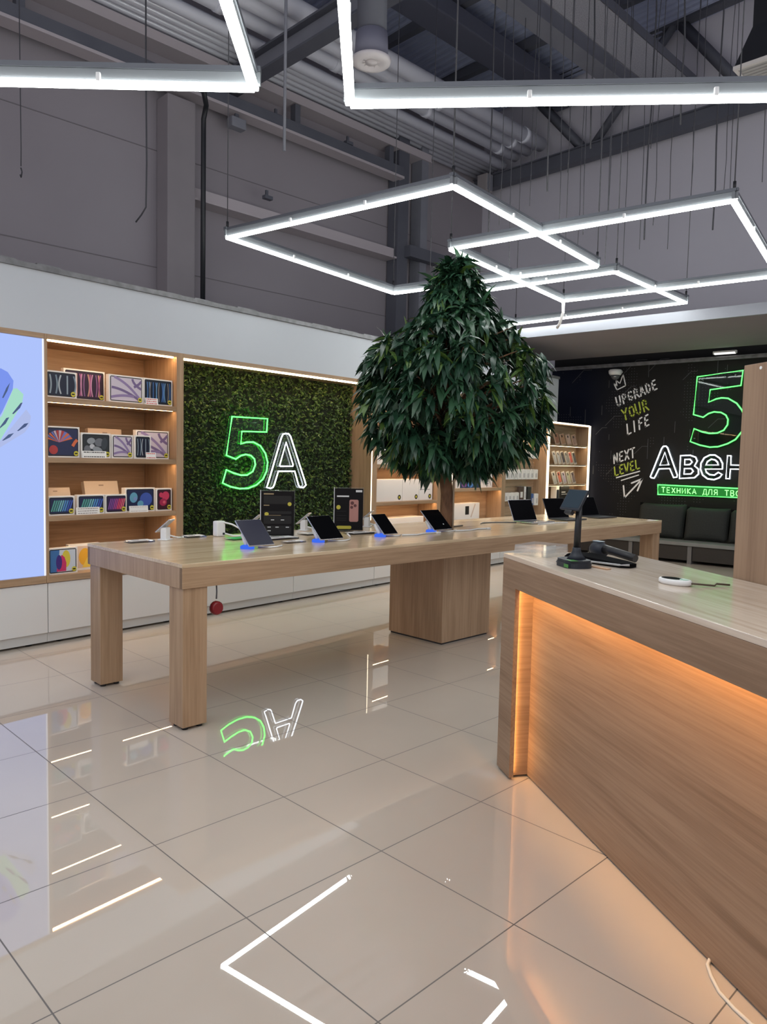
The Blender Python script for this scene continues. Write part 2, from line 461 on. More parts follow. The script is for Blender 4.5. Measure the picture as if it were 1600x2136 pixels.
t = hall('square_air_vent', 'square louvred air vent under a dark duct hood', 'air vent', -3.10, 8.75, 5.75)
b = MB()
for k in range(7):
    b.box(-.22, .22, -.21 + k * .065, -.165 + k * .065, .0, .012)
b.build('louvres', mat('louvre', (.42, .40, .38), .5), t)
b = MB()
for q in ((-.26, .26, -.26, -.22), (-.26, .26, .22, .26), (-.26, -.22, -.22, .22), (.22, .26, -.22, .22)):
    b.box(*q, -.01, .03)
b.build('frame', mat('vent_frame', (.62, .58, .55), .5), t)
b = MB()
s = [(-.25, -.25), (.25, -.25), (.25, .25), (-.25, .25)]
lo = [b.bm.verts.new((x, y, .03)) for x, y in s]; hi = [b.bm.verts.new((x * .5, y * .5, .45)) for x, y in s]; tp = [b.bm.verts.new((x * .5, y * .5, 2.7)) for x, y in s]
for A, B in ((lo, hi), (hi, tp)):
    for i in range(4): b.bm.faces.new((A[i], A[(i + 1) % 4], B[(i + 1) % 4], B[i]))
b.build('hood', black_pl, t)

# steelwork on the hall's side wall
o = MB(); o.box(0, .30, -.21, .21, 0, 6.3, .01)
tag(o.build('wall_mounted_column', col_m, loc=t2w(-9.74, 5.32, 0), rz=TH), 'pale painted concrete column against the hall wall', 'column')
t = hall('wall_rail', 'long dark steel rail with a pale lower edge high along the hall wall', 'rail', -9.5, 4, 6.38)
b = MB(); b.box(-.12, .12, -8, 5.6, .04, .20); b.build('channel', steel_dk, t)
b = MB(); b.box(-.10, .14, -8, 5.6, 0, .04); b.build('lower_edge', beam_m, t)
for k, yy in enumerate((-.75, 1.9, 3.3, 5.35)):
    b = MB(); b.box(-.06, .06, yy - .05, yy + .05, .2, .50); b.build('hanger', steel_dk, t)
o = MB(); o.box(-.14, .14, -8, 6.4, 0, .12); o.box(-.16, .16, -8, 6.4, -.02, 0)
tag(o.build('eaves_rail', beam_m, loc=t2w(-9.6, 4, 6.92), rz=TH), 'pale steel rail along the hall wall just under the slim pipes', 'rail')
o = MB(); o.box(-.1, .1, 0, 4.35, 0, .15); o.box(-.12, .16, 0, 4.35, -.03, 0)
tag(o.build('wall_girt', beam_m, loc=t2w(-9.62, 5.2, 5.05), rz=TH), 'pale horizontal steel bar from the column along the hall wall', 'rail')
o = MB(); o.tube([(.35, -.1, 6.32), (.1, .1, 6.25), (0, .12, 6.1), (0, .12, 5.9), (0, .12, 2.6)], .035, 10)
tag(o.build('drain_pipe', mat('black_pipe', (.012, .014, .018), .4), loc=t2w(-9.38, 5.50, 0), rz=TH), 'thin black drain pipe bending down beside the pale column', 'pipe')
for k, (yy, w) in enumerate(((9.70, .13), (10.25, .09))):
    o = MB(); o.box(0, .25, -w, w, 0, 7.3)
    tag(o.build('wall_stanchion', steel_md if k else steel_dk, loc=t2w(-9.72, yy, 0), rz=TH), ('wide dark steel post on the hall wall near the corner', 'narrow grey steel post on the hall wall near the corner')[k], 'post')
o = MB(); o.box(-.08, .08, 0, .95, 0, .20)
tag(o.build('short_girt', steel_dk, loc=t2w(-9.4, 9.75, 5.08), rz=TH), 'short dark steel bar joining the two posts near the corner', 'bar')
o = MB(); o.box(0, .5, -.03, .03, 0, .05)
tag(o.build('wall_bracket', steel_dk, loc=t2w(-9.7, 9.45, 3.55), rz=TH), 'small dark bracket low on the wide steel post', 'bracket')
t = hall('floodlight', 'small grey floodlight under the dark wall rail', 'floodlight', -9.45, 6.2, 6.17)
b = MB(); b.box(-.07, .07, -.12, .12, 0, .14, .01); b.build('housing', steel_md, t)
b = MB(); b.box(-.015, .015, -.03, .03, .14, .21); b.build('bracket', steel_dk, t)
t = hall('wall_speaker', 'small pale speaker box in the roof corner', 'speaker', -9.35, 11.85, 6.72)
b = MB(); b.box(-.12, .12, -.10, .10, 0, .34, .02); b.build('cabinet', mat('speaker_grey', (.34, .31, .31), .5), t)
b = MB(); b.box(.118, .126, -.08, .08, .03, .31); b.build('grille', steel_md, t)
for k, (yy, zz) in enumerate(((6.9, 6.55), (8.35, 6.6), (6.75, 5.32))):
    o = MB(); o.box(-.03, .05, -.07, .07, 0, .05); o.box(-.03, 0, -.02, .02, .05, .14)
    tag(o.build('pipe_clip', steel_dk, loc=t2w(-9.45, yy, zz), rz=TH), ('small dark clip between the two wall rails above the floodlight', 'small dark clip between the two wall rails near the corner post', 'small dark clip sitting on the pale horizontal bar')[k], 'clip')

# loose hanging wires
o = MB(); o.tube([(0, 0, 0), (.01, 0, .2), (0, 0, 3.0)], .006, 5); o.tube([(0, 0, -.02), (.03, 0, -.07), (0, 0, -.12), (-.02, 0, -.09)], .008, 5)
tag(o.build('hanging_chain', wire_m, loc=t2w(-9.0, 3.08, 4.65), rz=TH), 'thin dark chain with a small hook hanging alone by the hall wall', 'chain')
o = MB(); o.tube([(-.14, -.06, -.16), (-.08, -.02, -.08), (0, 0, 0), (.02, 0, .5), (0, 0, 1.6), (0, 0, 3.4)], .010, 5)
tag(o.build('hanging_cable', wire_m, loc=t2w(-8.5, 4.32, 4.40), rz=TH), 'dark loose cable with a curled end hanging before the hall wall', 'cable')
o = MB(); o.tube([(0, 0, 0), (0, 0, 3.3)], .018, 8)
tag(o.build('hanging_rod', steel_md, loc=t2w(-7.18, 5.36, 5.0), rz=TH), 'grey threaded rod hanging between the two near light frames', 'rod')
o = MB(); o.tube([(0, 0, 0), (0, 0, 2.4)], .018, 8)
tag(o.build('hanging_rod', steel_md, loc=t2w(-4.3, 5.6, 6.32), rz=TH), 'short grey rod hanging from the roof over the long light bar', 'rod')
r = random.Random(11)
wires = [(1018, 500), (1043, 470), (1062, 560), (1105, 430), (1118, 330), (1140, 400), (1165, 470), (1185, 360), (1205, 520), (1215, 490), (1230, 310), (1248, 440), (1262, 560), (1268, 460),
         (1335, 520), (1345, 500), (1363, 470), (1358, 310), (1392, 520), (1440, 430), (1486, 480), (1510, 400), (1522, 410), (1590, 380), (1310, 300), (1420, 260), (1465, 200), (1300, 560)]
def pix(px, py, dist):
    d = (right * ((px - 800) / 1551.18) + up * (-(py - 1068) / 1551.18) - back)
    return Vector((0, 0, 1.458)) + d * dist
for k, (px, py) in enumerate(wires):
    p = pix(px, py, r.uniform(8.2, 10.3))
    top = 8.3
    x, y, z = p
    o = MB()
    n = 7
    sw = r.uniform(-.10, .10)
    o.tube([(sw * (i / n) ** 2 + r.uniform(-.012, .012), 0, (top - z) * i / n) for i in range(n + 1)],   .0045 if k % 5 else .010, 5)
    tag(o.build('suspension_wire', wire_m, loc=(x, y, z)), 'thin dark suspension wire hanging from the roof before the end wall', 'wire', 'suspension wires before the end wall')

# ---------------------------------------------------------------- hanging light frames
def light_frame(label, pts, h, hang=True):
    cx = sum(p[0] for p in pts) / 4; cy = sum(p[1] for p in pts) / 4
    t = thing('hanging_light_frame', label, 'light frame', t2w(cx, cy, h), TH, 'square hanging light frames')
    P = [Vector((p[0] - cx, p[1] - cy, 0)) for p in pts]
    for i in range(4):
        A, B = P[i], P[(i + 1) % 4]
        d = (B - A).normalized(); n = Vector((-d.y, d.x, 0)); L = (B - A).length
        mt = Matrix((d, n, Vector((0, 0, 1)))).transposed().to_4x4(); mt.translation = A
        lift = .004 * (i % 2)
        b = MB()
        b.box(-.03, L + .03, -.011, .011, .037 + lift, .092 + lift, .003, mt)
        b.build('profile', alu, t)
        b = MB(); b.box(-.03, L + .03, -.017, .017, .092 + lift, .115 + lift, 0, mt); b.build('top_plate', alu_dk, t)
        b = MB(); b.box(.0, L, -.022, .022, .014 + lift, .037 + lift, .005, mt)
        b.build('diffuser', led_white, t)
        nj = max(2, round(L / .83))
        for j in range(1, nj):
            b = MB(); x = L * j / nj
            b.box(x - .010, x + .010, -.024, .024, .030 + lift, .070 + lift, .004, mt); b.build('joint_clip', white_pl, t)
    if hang:
        for i in range(4):
            b = MB(); b.cyl(P[i] + Vector((0, 0, .11)), P[i] + Vector((0, 0, 8.3 - h)), .0045, seg=5); b.build('hanger_wire', wire_m, t)
            b = MB(); b.cyl(P[i] + Vector((0, 0, .11)), P[i] + Vector((0, 0, .17)), .012, seg=8); b.build('wire_grip', black_pl, t)
k3 = (3.38 - 1.458) / 1.992
def sc3(pts, k): return [(x * k, y * k) for x, y in pts]
light_frame('large hanging white light frame whose corner reaches towards the pale hall column', sc3([(-6.066, 3.889), (-3.683, 4.293), (-4.022, 6.973), (-6.492, 6.507)], k3), 3.38)
light_frame('hanging white light frame behind the treetop that crosses two others', sc3([(-2.31, 5.987), (-2.813, 8.60), (-5.205, 8.245), (-4.785, 5.567)], k3), 3.395)
light_frame('smallest-looking hanging white light frame, above the soffit and behind the tree', sc3([(-4.049, 7.421), (-4.13, 9.348), (-6.631, 9.23), (-6.45, 7.12)], k3), 3.41)
k2 = (3.1 - 1.458) / 1.992
c0 = Vector((-3.557 * k2, 2.445 * k2)); u = Vector((.722, -.692)); w = Vector((-.70, -.714))
light_frame('hanging white light frame cut off by the corner over the screen wall', [tuple(c0), tuple(c0 + u * 2.1), tuple(c0 + u * 2.1 + w * 2.1), tuple(c0 + w * 2.1)], 3.1, False)
c0 = Vector((-3.301 * k2, 2.926 * k2)); u = Vector((.757, .654)); w = Vector((.722, -.692))
light_frame('hanging white light frame with the long bar in front of the pipe bundles', [tuple(c0), tuple(c0 + u * 2.5), tuple(c0 + u * 2.5 + w * 2.1), tuple(c0 + w * 2.1)], 3.1, False)
o = MB(); o.tube([(0, 0, .0), (-.03, .05, -.10), (-.13, .14, -.21), (-.2, .2, -.24)], .018, 8)
tag(o.build('flat_feed_cable', white_pl, loc=t2w(-5.205 * k3, 8.245 * k3, 3.40), rz=TH), 'short white feed cable curling from a light frame corner behind the tree', 'cable')

# measured outlines in metres (lettering, neon, printed shapes)
S5 = [(4.5408, 1.8413), (4.9859, 1.8459), (4.9762, 1.7135), (4.6612, 1.7061), (4.6501, 1.5839), (4.72, 1.6033), (4.807, 1.6073), (4.8961, 1.5727), (4.9627, 1.499),
 (4.9937, 1.411), (4.9817, 1.3223), (4.9333, 1.2401), (4.8524, 1.1841), (4.7488, 1.1518), (4.6392, 1.1498), (4.5319, 1.1696), (4.4343, 1.2069), (4.4778, 1.3329),
 (4.561, 1.3029), (4.6533, 1.2809), (4.7315, 1.282), (4.8025, 1.318), (4.8338, 1.3842), (4.8219, 1.4401), (4.7767, 1.4741), (4.7135, 1.484), (4.6513, 1.4705),
 (4.5902, 1.4366), (4.4766, 1.4709)]
SA = [(4.984, 1.1572), (5.0082, 1.2142), (5.1742, 1.6642), (5.196, 1.6997), (5.2306, 1.7088), (5.2743, 1.7067), (5.3011, 1.6818), (5.5175, 1.21), (5.5312, 1.1737),
 (5.5003, 1.15), (5.4489, 1.1507), (5.423, 1.175), (5.3662, 1.3207), (5.1385, 1.3201), (5.0844, 1.1815), (5.0678, 1.156), (5.0343, 1.1463)]
SI = [(5.2408, 1.6188), (5.3418, 1.3889), (5.3367, 1.3731), (5.1669, 1.3718), (5.1547, 1.3807)]
M5 = [(-3.7984, 2.8473), (-3.1417, 2.907), (-3.1602, 2.6849), (-3.5967, 2.64), (-3.611, 2.4519), (-3.5031, 2.4973), (-3.4259, 2.5108), (-3.3329, 2.5009), (-3.207, 2.4225),
 (-3.1262, 2.3159), (-3.0863, 2.211), (-3.0784, 2.1149), (-3.1101, 2.003), (-3.1945, 1.8826), (-3.3059, 1.8177), (-3.4354, 1.7731), (-3.5608, 1.7642), (-3.7061, 1.795),
 (-3.8549, 1.8498), (-3.8077, 2.0504), (-3.6841, 1.9994), (-3.5713, 1.9738), (-3.4614, 1.9797), (-3.3702, 2.0214), (-3.3203, 2.1022), (-3.3168, 2.1832),
 (-3.3508, 2.2488), (-3.4226, 2.2911), (-3.5247, 2.3018), (-3.6024, 2.279), (-3.6792, 2.2229), (-3.8265, 2.2676)]
MA = [(-4.4548, 1.2842), (-4.416, 1.3898), (-4.2939, 1.7378), (-4.2698, 1.7723), (-4.2273, 1.7776), (-4.2005, 1.7521), (-4.028, 1.323), (-4.0347, 1.2887), (-4.0848, 1.282),
 (-4.1508, 1.4223), (-4.3215, 1.413), (-4.3684, 1.3043), (-4.3924, 1.2601), (-4.4364, 1.2674)]
MI = [(-4.2396, 1.6781), (-4.1672, 1.4819), (-4.3104, 1.4703)]
MB_ = [(-3.9927, 1.6297), (-3.8445, 1.6366), (-3.7616, 1.6075), (-3.7344, 1.5494), (-3.7712, 1.4733), (-3.712, 1.4244), (-3.7051, 1.3493), (-3.7621, 1.2889), (-3.9919, 1.2696)]
MC_ = [(-3.9236, 1.5715), (-3.8414, 1.5728), (-3.8099, 1.5313), (-3.8456, 1.4919), (-3.9227, 1.4869)]
MD_ = [(-3.9232, 1.4277), (-3.818, 1.4302), (-3.7866, 1.389), (-3.8221, 1.3459), (-3.9255, 1.3396)]
ME_ = [(-3.359, 1.433), (-3.3601, 1.515), (-3.4031, 1.5962), (-3.4759, 1.6445), (-3.5548, 1.6435), (-3.6323, 1.601), (-3.6763, 1.5171), (-3.6798, 1.4252), (-3.6431, 1.3344),
 (-3.5684, 1.2784), (-3.4728, 1.2683), (-3.396, 1.3005), (-3.3596, 1.3509), (-3.4157, 1.3822), (-3.4685, 1.3395), (-3.5398, 1.3424), (-3.5893, 1.3775),
 (-3.6077, 1.4269)]
MF_ = [(-3.6028, 1.4902), (-3.5816, 1.5438), (-3.5279, 1.5811), (-3.4722, 1.5704), (-3.4361, 1.5381), (-3.4213, 1.494)]
MN_ = [(-3.2968, 1.6386), (-3.246, 1.636), (-3.242, 1.4978), (-3.0916, 1.4977), (-3.0936, 1.625), (-3.0425, 1.6225), (-3.0428, 1.2795), (-3.091, 1.2811), (-3.0929, 1.4363),
 (-3.245, 1.4358), (-3.2482, 1.2889), (-3.3022, 1.2904)]
MBOX = [(-4.3302, 1.158), (-3.0962, 1.1481), (-3.0892, 1.0105), (-4.3228, 1.002)]
T_UPGRADE = [(-5.0886, 2.4316), (-4.4108, 2.7038), (-5.1324, 2.5758)]
T_YOUR = [(-4.967, 2.1973), (-4.5345, 2.372), (-5.0208, 2.3674)]
T_LIFE = [(-4.9009, 1.9567), (-4.5144, 2.1287), (-4.927, 2.1256)]
T_NEXT = [(-5.1113, 1.4807), (-4.7302, 1.6032), (-5.1276, 1.6338)]
T_LEVEL = [(-5.0832, 1.2738), (-4.6408, 1.4195), (-5.1085, 1.4176)]
K_ARROW = [(-4.9179, 1.1174), (-4.8905, 0.9212), (-4.6059, 1.2442)]
K_ARROW2 = [(-4.7826, 1.1672), (-4.6059, 1.2442), (-4.6775, 1.047)]
K_UL1 = [(-5.0446, 1.2479), (-4.6563, 1.3662)]
K_UL2 = [(-4.9589, 1.2057), (-4.6713, 1.304)]
K_CROWN = [(-5.1619, 2.8179), (-5.1011, 2.7082), (-4.9564, 2.7725), (-5.0072, 2.9605), (-5.0558, 2.8127), (-5.127, 2.8695), (-5.1039, 2.7706), (-5.1619, 2.8179)]
CCTV = [(-5.0619, 11.85, 2.9493)]
EMLAMP = [(-3.2169, 11.3, 3.0987)]
BX = {'a1': (2.664, 2.9, 1.866, 2.068),
 'a2': (2.848, 3.183, 1.89, 2.122),
 'a3': (3.143, 3.478, 1.879, 2.099),
 'a4': (3.478, 3.77, 1.881, 2.103),
 'b1': (2.671, 2.92, 1.429, 1.663),
 'b2': (2.928, 3.182, 1.426, 1.623),
 'b3': (3.187, 3.393, 1.422, 1.617),
 'b4': (3.387, 3.544, 1.425, 1.62),
 'b5': (3.456, 3.812, 1.426, 1.668),
 'bk': (3.143, 3.441, 1.447, 1.674),
 'c1': (2.672, 2.872, 0.977, 1.128),
 'c2': (2.888, 3.125, 0.978, 1.134),
 'c3': (3.125, 3.32, 0.977, 1.13),
 'c4': (3.299, 3.609, 0.978, 1.18),
 'c5': (3.593, 3.774, 0.982, 1.177),
 'cardA4': (3.471, 3.603, 1.879, 1.934),
 'cardB2': (2.918, 3.131, 1.43, 1.486),
 'cardB5': (3.48, 3.58, 1.426, 1.482),
 'cardC2': (2.867, 3.061, 0.978, 1.038),
 'cardC4': (3.315, 3.502, 0.983, 1.039),
 'ck1': (2.751, 2.957, 0.985, 1.179),
 'ck2': (3.12, 3.413, 0.985, 1.22),
 'd1': (2.677, 2.902, 0.506, 0.712),
 'd2': (2.863, 3.126, 0.5, 0.713),
 'v1': (8.152, 8.794, 1.111, 1.468),
 'v2': (8.841, 9.117, 1.116, 1.474),
 'v3': (8.071, 8.757, 0.671, 0.866),
 'w1': (6.532, 7.02, 1.424, 1.559),
 'w1t': (6.528, 7.015, 1.559, 1.683),
 'w2': (7.019, 7.541, 1.418, 1.612),
 'w3': (6.545, 6.998, 0.971, 1.232),
 'w4': (6.998, 7.36, 0.965, 1.23),
 'w5': (7.36, 7.703, 0.968, 1.216)}
SL = {'k1': (9.757, 9.927, 1.657, 1.835),
 'k2': (9.956, 10.145, 1.662, 1.843),
 'p1': (9.754, 10.383, 1.532, 1.648),
 'p2': (9.43, 10.405, 1.212, 1.364),
 'p3': (9.424, 9.853, 0.894, 1.015),
 'p4': (9.435, 9.781, 0.717, 0.817),
 'q1': (9.864, 10.037, 0.9, 1.104),
 'q2': (10.023, 10.096, 0.882, 1.102),
 'q3': (10.097, 10.246, 0.872, 1.093),
 'q4': (10.237, 10.312, 0.809, 0.988),
 'q5': (10.312, 10.435, 0.806, 0.986)}
LR = {'r1': (10.883, 11.741, 1.788, 1.967), 'r2': (10.891, 11.787, 1.465, 1.678), 'r3': (10.867, 11.78, 1.149, 1.346), 'r4': (10.905, 11.412, 0.852, 1.088)}
G = [[(2.2374, 1.9835), (2.3111, 2.0487), (2.3258, 2.0478), (2.3701, 2.0272), (2.4094, 1.9699), (2.4036, 1.908), (2.3265, 1.7391), (2.2316, 1.5824)],
 [(2.3262, 1.7136), (2.4087, 1.9136), (2.4341, 1.9183), (2.4797, 1.8783), (2.4686, 1.8102), (2.3039, 1.5243), (2.2305, 1.5068), (2.232, 1.6076)],
 [(2.3139, 1.5348), (2.4991, 1.7707), (2.5325, 1.7232), (2.5212, 1.6519), (2.4868, 1.6033), (2.3033, 1.4835), (2.2542, 1.4721), (2.2545, 1.4873)]]
GL = [[(2.3279, 1.8407), (2.3586, 1.9143), (2.3841, 1.9522), (2.3658, 1.8946), (2.3378, 1.8415)],
 [(2.3964, 1.7332), (2.4584, 1.8146), (2.4713, 1.8181), (2.4528, 1.778), (2.4064, 1.7312)],
 [(2.3053, 1.6261), (2.3558, 1.7001), (2.3759, 1.7063), (2.3503, 1.6589), (2.3102, 1.6238)],
 [(2.4304, 1.6112), (2.4824, 1.6656), (2.5126, 1.6724), (2.4925, 1.6453), (2.438, 1.61)],
 [(2.3238, 1.5377), (2.3693, 1.5829), (2.4073, 1.5947), (2.3791, 1.5627), (2.3338, 1.538)], [(2.2778, 1.7612), (2.298, 1.8081), (2.3126, 1.8041), (2.2973, 1.7575)]]

# ---------------------------------------------------------------- shop wall: screen, shelving, green wall
FX = -5.52
def oakbox(name, parent, q, axis):
    b = MB(); b.box(*q, .002); return b.build(name, oak[axis], parent)
def strip(parent, q, m=None, name='led_strip'):
    b = MB(); b.box(*q); return b.build(name, m or led_warm, parent)

# bright screen
t = thing('advertising_screen', 'tall glowing blue advertising lightbox showing fanned phones', 'screen', (FX, 1.6, .49))
b = MB(); b.box(-.12, -.02, -1.3, 1.031, .04, 1.81); b.build('casing', oak['Z'], t)
oakbox('frame', t, (-.12, .0, -1.3, 1.031, -.015, .040), 'Y'); oakbox('frame', t, (-.12, 0, -1.3, 1.031, 1.81, 1.847), 'Y')
b = MB(); b.box(-.02, -.012, -1.3, 1.020, .042, 1.808); b.build('screen', emit('screen_blue', (.425, .545, .97), 1.0), t)
b = MB(); b.box(-.02, -.008, 1.020, 1.031, .042, 1.808); b.build('edge_light', emit('screen_edge', (.86, .88, 1.0), 1.1), t)
cols = [(.22, .33, .93), (.42, .78, .62), (.47, .55, .88)]
for k in range(3):
    pts = [(-.012, p[0] - 1.6, p[1] - .49) for p in G[2 - k]]
    b = MB(); b.prism(pts, (.001 + .0008 * k, 0, 0)); b.build('printed_phone', emit('phone_print_%d' % k, cols[2 - k], .92), t)
for k, p in enumerate(GL):
    b = MB(); b.prism([(-.009, q[0] - 1.6, q[1] - .49) for q in p], (.0015, 0, 0)); b.build('printed_lens', emit('lens_print_%d' % k, (.09, .13, .28) if k % 2 else (.10, .15, .30), .8), t)

def shelf_unit(label, y0, y1, depth, shelves, top, side0, side1, warm_top=True, bottom=.475):
    t = thing('shelving_unit', label, 'shelving', (FX, (y0 + y1) / 2, bottom))
    ym = (y0 + y1) / 2
    oakbox('back_panel', t, (-depth - .02, -depth, y0 - ym, y1 - ym, 0, top - bottom), 'Y')
    oakbox('side_panel', t, (-depth, 0, y0 - side0 - ym, y0 - ym, 0, top - bottom + .037), 'Z')
    oakbox('side_panel', t, (-depth, 0, y1 - ym, y1 + side1 - ym, 0, top - bottom + .037), 'Z')
    oakbox('top_panel', t, (-depth, 0, y0 - ym, y1 - ym, top - bottom, top - bottom + .037), 'Y')
    oakbox('base_panel', t, (-depth, 0, y0 - ym, y1 - ym, 0, .05), 'Y')
    for z in shelves:
        s = oakbox('shelf', t, (-depth, -.004, y0 - ym, y1 - ym, z - .04 - bottom, z - bottom), 'Y')
        strip(s, (-.05, -.032, y0 - ym + .015, y1 - ym - .015, z - .0402 - bottom, z - .0395 - bottom))
    if warm_top: strip(t, (-.05, -.025, y0 - ym + .015, y1 - ym - .015, top - .009 - bottom, top - bottom))
    return t
shelf_unit('oak shelving bay with three lit shelves of tablet boxes between screen and green wall', 2.653, 3.774, .50, (1.877, 1.424, .98), 2.30, .02, .071)
t2 = shelf_unit('oak shelving bay of plain white boxes beyond the green wall', 6.44, 7.62, .30, (1.83, 1.408, .972), 2.30, .095, .31)
t3 = shelf_unit('oak shelving bay behind the tree trunk holding a blue-pictured box', 7.956, 9.17, .25, (1.55, 1.105), 2.30, .02, .10)
# vertical lit edge strips
strip(t2, (-.03, .004, 6.338 - 7.03, 6.350 - 7.03, .30, 1.83), emit('upright_strip', (1.0, .84, .60), 3.2))
strip(t3, (-.02, .004, 7.925 - 8.563, 7.938 - 8.563, .06, 1.80), emit('upright_strip_b', (1.0, .88, .68), 2.6))

# green wall
t = thing('moss_wall', 'square alcove wall covered in dense dark green artificial leaves', 'green wall', (FX, 5.09, .475))
b = MB(); b.box(-.36, -.33, -1.245, 1.24, 0, 1.83); b.build('backing_board', mat('moss_backing', (.008, .014, .004), .9), t)
oakbox('side_panel', t, (-.36, 0, 1.24, 1.252, 0, 1.862), 'Z')
oakbox('top_panel', t, (-.36, 0, -1.245, 1.24, 1.825, 1.862), 'Y'); oakbox('base_panel', t, (-.36, 0, -1.245, 1.24, 0, .05), 'Y')
strip(t, (-.045, -.022, -1.235, 1.23, 1.811, 1.825), emit('moss_strip', (1.0, .74, .44), 22.0))
r = random.Random(5)
b = MB()
for k in range(11500):
    y = r.uniform(-1.24, 1.235); z = r.uniform(.05, 1.815)
    lump = .5 + .5 * math.sin(y * 9.1 + 1.7 * math.sin(z * 6.3)) * math.sin(z * 8.3 + 1.3 * math.sin(y * 7.7))
    x = -.33 + .055 * lump * r.uniform(.3, 1) + r.uniform(0, .02)
    c = Vector((x, y, z))
    L = r.uniform(.022, .050); W = L * r.uniform(.22, .36)
    a = r.uniform(0, 2 * PI); tilt = r.uniform(.2, 1.15)
    d = Vector((math.sin(tilt) * .8, math.cos(a) * math.cos(tilt), math.sin(a) * math.cos(tilt))).normalized()
    s = d.cross(Vector((r.uniform(-.3, 1), r.uniform(-.6, .6), r.uniform(-.6, .6)))).normalized()
    nrm = d.cross(s) * (.18 * L)
    if c.x + d.x * L < -.335: continue
    b.mi = r.choices((0, 1, 2), (5, 4, 1.2))[0]
    b.poly([c, c + d * L * .45 + s * W + nrm, c + d * L]); b.poly([c, c + d * L, c + d * L * .45 - s * W + nrm])
stuff(b.build('artificial_leaves', [mat('moss_dark', (.026, .060, .012), .6), mat('moss_mid', (.065, .125, .020), .6), mat('moss_light', (.15, .205, .04), .6)], t))

# neon 5A sign, standing just off the leaves
def outline(pts, plane, val):
    return [(val, p[0], p[1]) if plane == 'x' else (p[0], val, p[1]) for p in pts]
def grow(pts, d):
    cx = sum(p[0] for p in pts) / len(pts); n = len(pts); out = []
    area = sum(pts[i][0] * pts[(i + 1) % n][1] - pts[(i + 1) % n][0] * pts[i][1] for i in range(n))
    sg = 1 if area > 0 else -1
    for i in range(n):
        a = Vector(pts[i - 1]); p = Vector(pts[i]); c = Vector(pts[(i + 1) % n])
        n1 = Vector(((p - a).y, -(p - a).x)).normalized(); n2 = Vector(((c - p).y, -(c - p).x)).normalized()
        m = (n1 + n2)
        m = m.normalized() if m.length > .3 else n1
        out.append(tuple(p + m * d * sg))
    return out
def neon(t, name, pts, plane, val, m, rad, origin, backing=True, mback=None, off=-.02):
    o3 = Vector(origin)
    path = [Vector(p) - o3 for p in outline(pts, plane, val)]
    b = MB(); b.tube(path, rad, 8, closed=True); b.build(name, m, t)
    if backing:
        g = [Vector(p) - o3 for p in outline(grow(pts, .022), plane, val + off)]
        b = MB(); b.prism(g, (-.004, 0, 0) if plane == 'x' else (0, .004, 0)); b.build('acrylic_backing', mback or acr_sign, t)
O5 = (-5.74, 4.5, 1.0)
t = thing('neon_sign', 'neon sign 5A with green numeral and white letter on the leaf wall', 'neon sign', O5)
neon(t, 'numeral_tube', S5, 'x', -5.735, neon_g, .0075, O5)
neon(t, 'letter_tube', SA, 'x', -5.735, neon_w, .0075, O5)
neon(t, 'letter_tube', SI, 'x', -5.735, neon_w, .0075, O5, False)
for yy, zz in ((4.36, 1.98), (4.62, 1.38), (4.86, 1.8), (4.98, 1.4)):
    b = MB(); b.cyl((-.12, yy - 4.5, zz - 1), (-.02, yy - 4.5, zz - 1), .006, seg=6); b.build('standoff_pin', alu, t)

# slat board bay and tall lit bay
def bay(label, name, y0, y1, depth, top, sh=()):
    t = thing(name, label, 'shelving', (FX, (y0 + y1) / 2, .475)); ym = (y0 + y1) / 2
    oakbox('side_panel', t, (-depth, -.01, y1 - ym, y1 - ym + .03, 0, top - .475), 'Z')
    oakbox('side_panel', t, (-depth, -.01, y0 - ym - .02, y0 - ym, 0, top - .475), 'Z')
    oakbox('top_panel', t, (-depth, -.01, y0 - ym, y1 - ym, top - .505, top - .475), 'Y')
    oakbox('base_panel', t, (-depth, -.01, y0 - ym, y1 - ym, 0, .05), 'Y')
    return t, ym
slat_m = wood('slat_oak', (.36, .24, .14), (.47, .33, .205), (.56, .41, .27), 'Y', .4)
metal_rail = mat('rail_metal', (.5, .48, .44), .3, .8)
t, ym = bay('oak slatted display bay hung with rows of small white packages', 'slatwall_bay', 9.27, 10.5, .24, 2.12)
for k in range(11):
    b = MB(); b.box(-.24, -.225, 9.27 - ym, 10.5 - ym, .055 + k * .142, .055 + k * .142 + .136); b.build('slat', slat_m, t)
b = MB(); b.box(-.25, -.24, 9.27 - ym, 10.5 - ym, .05, 1.61); b.build('groove_backing', metal_rail, t)
strip(t, (-.06, -.03, 9.28 - ym, 10.48 - ym, 1.605, 1.615), emit('slat_strip', (1.0, .78, .50), 45.0))
strip(t, (-.02, .006, 10.505 - ym, 10.555 - ym, .2, 1.645), emit('upright_strip_c', (1.0, .84, .58), 3.4))
t, ym = bay('tall narrow bay outlined in light holding rows of phone cases beside the dark mural', 'lit_case_bay', 10.60, 11.96, .24, 2.11)
b = MB(); b.box(-.25, -.235, 10.6 - ym, 11.96 - ym, .05, 1.61); b.build('back_panel', slat_m, t)
for z in (1.766, 1.452, 1.128):
    s = MB(); s.box(-.235, -.02, 10.6 - ym, 11.96 - ym, z - .025 - .475, z - .475); s = s.build('shelf', slat_m, t)
    strip(s, (-.05, -.03, 10.62 - ym, 11.94 - ym, z - .0265 - .475, z - .025 - .475), emit('shelf_glow', (1.0, .78, .48), 14.0))
wl = emit('outline_strip', (1.0, .88, .66), 3.0)
strip(t, (-.01, .008, 11.955 - ym, 12.005 - ym, .1, 1.635), wl); strip(t, (-.01, .008, 10.6 - ym, 11.955 - ym, 1.618, 1.642), wl)

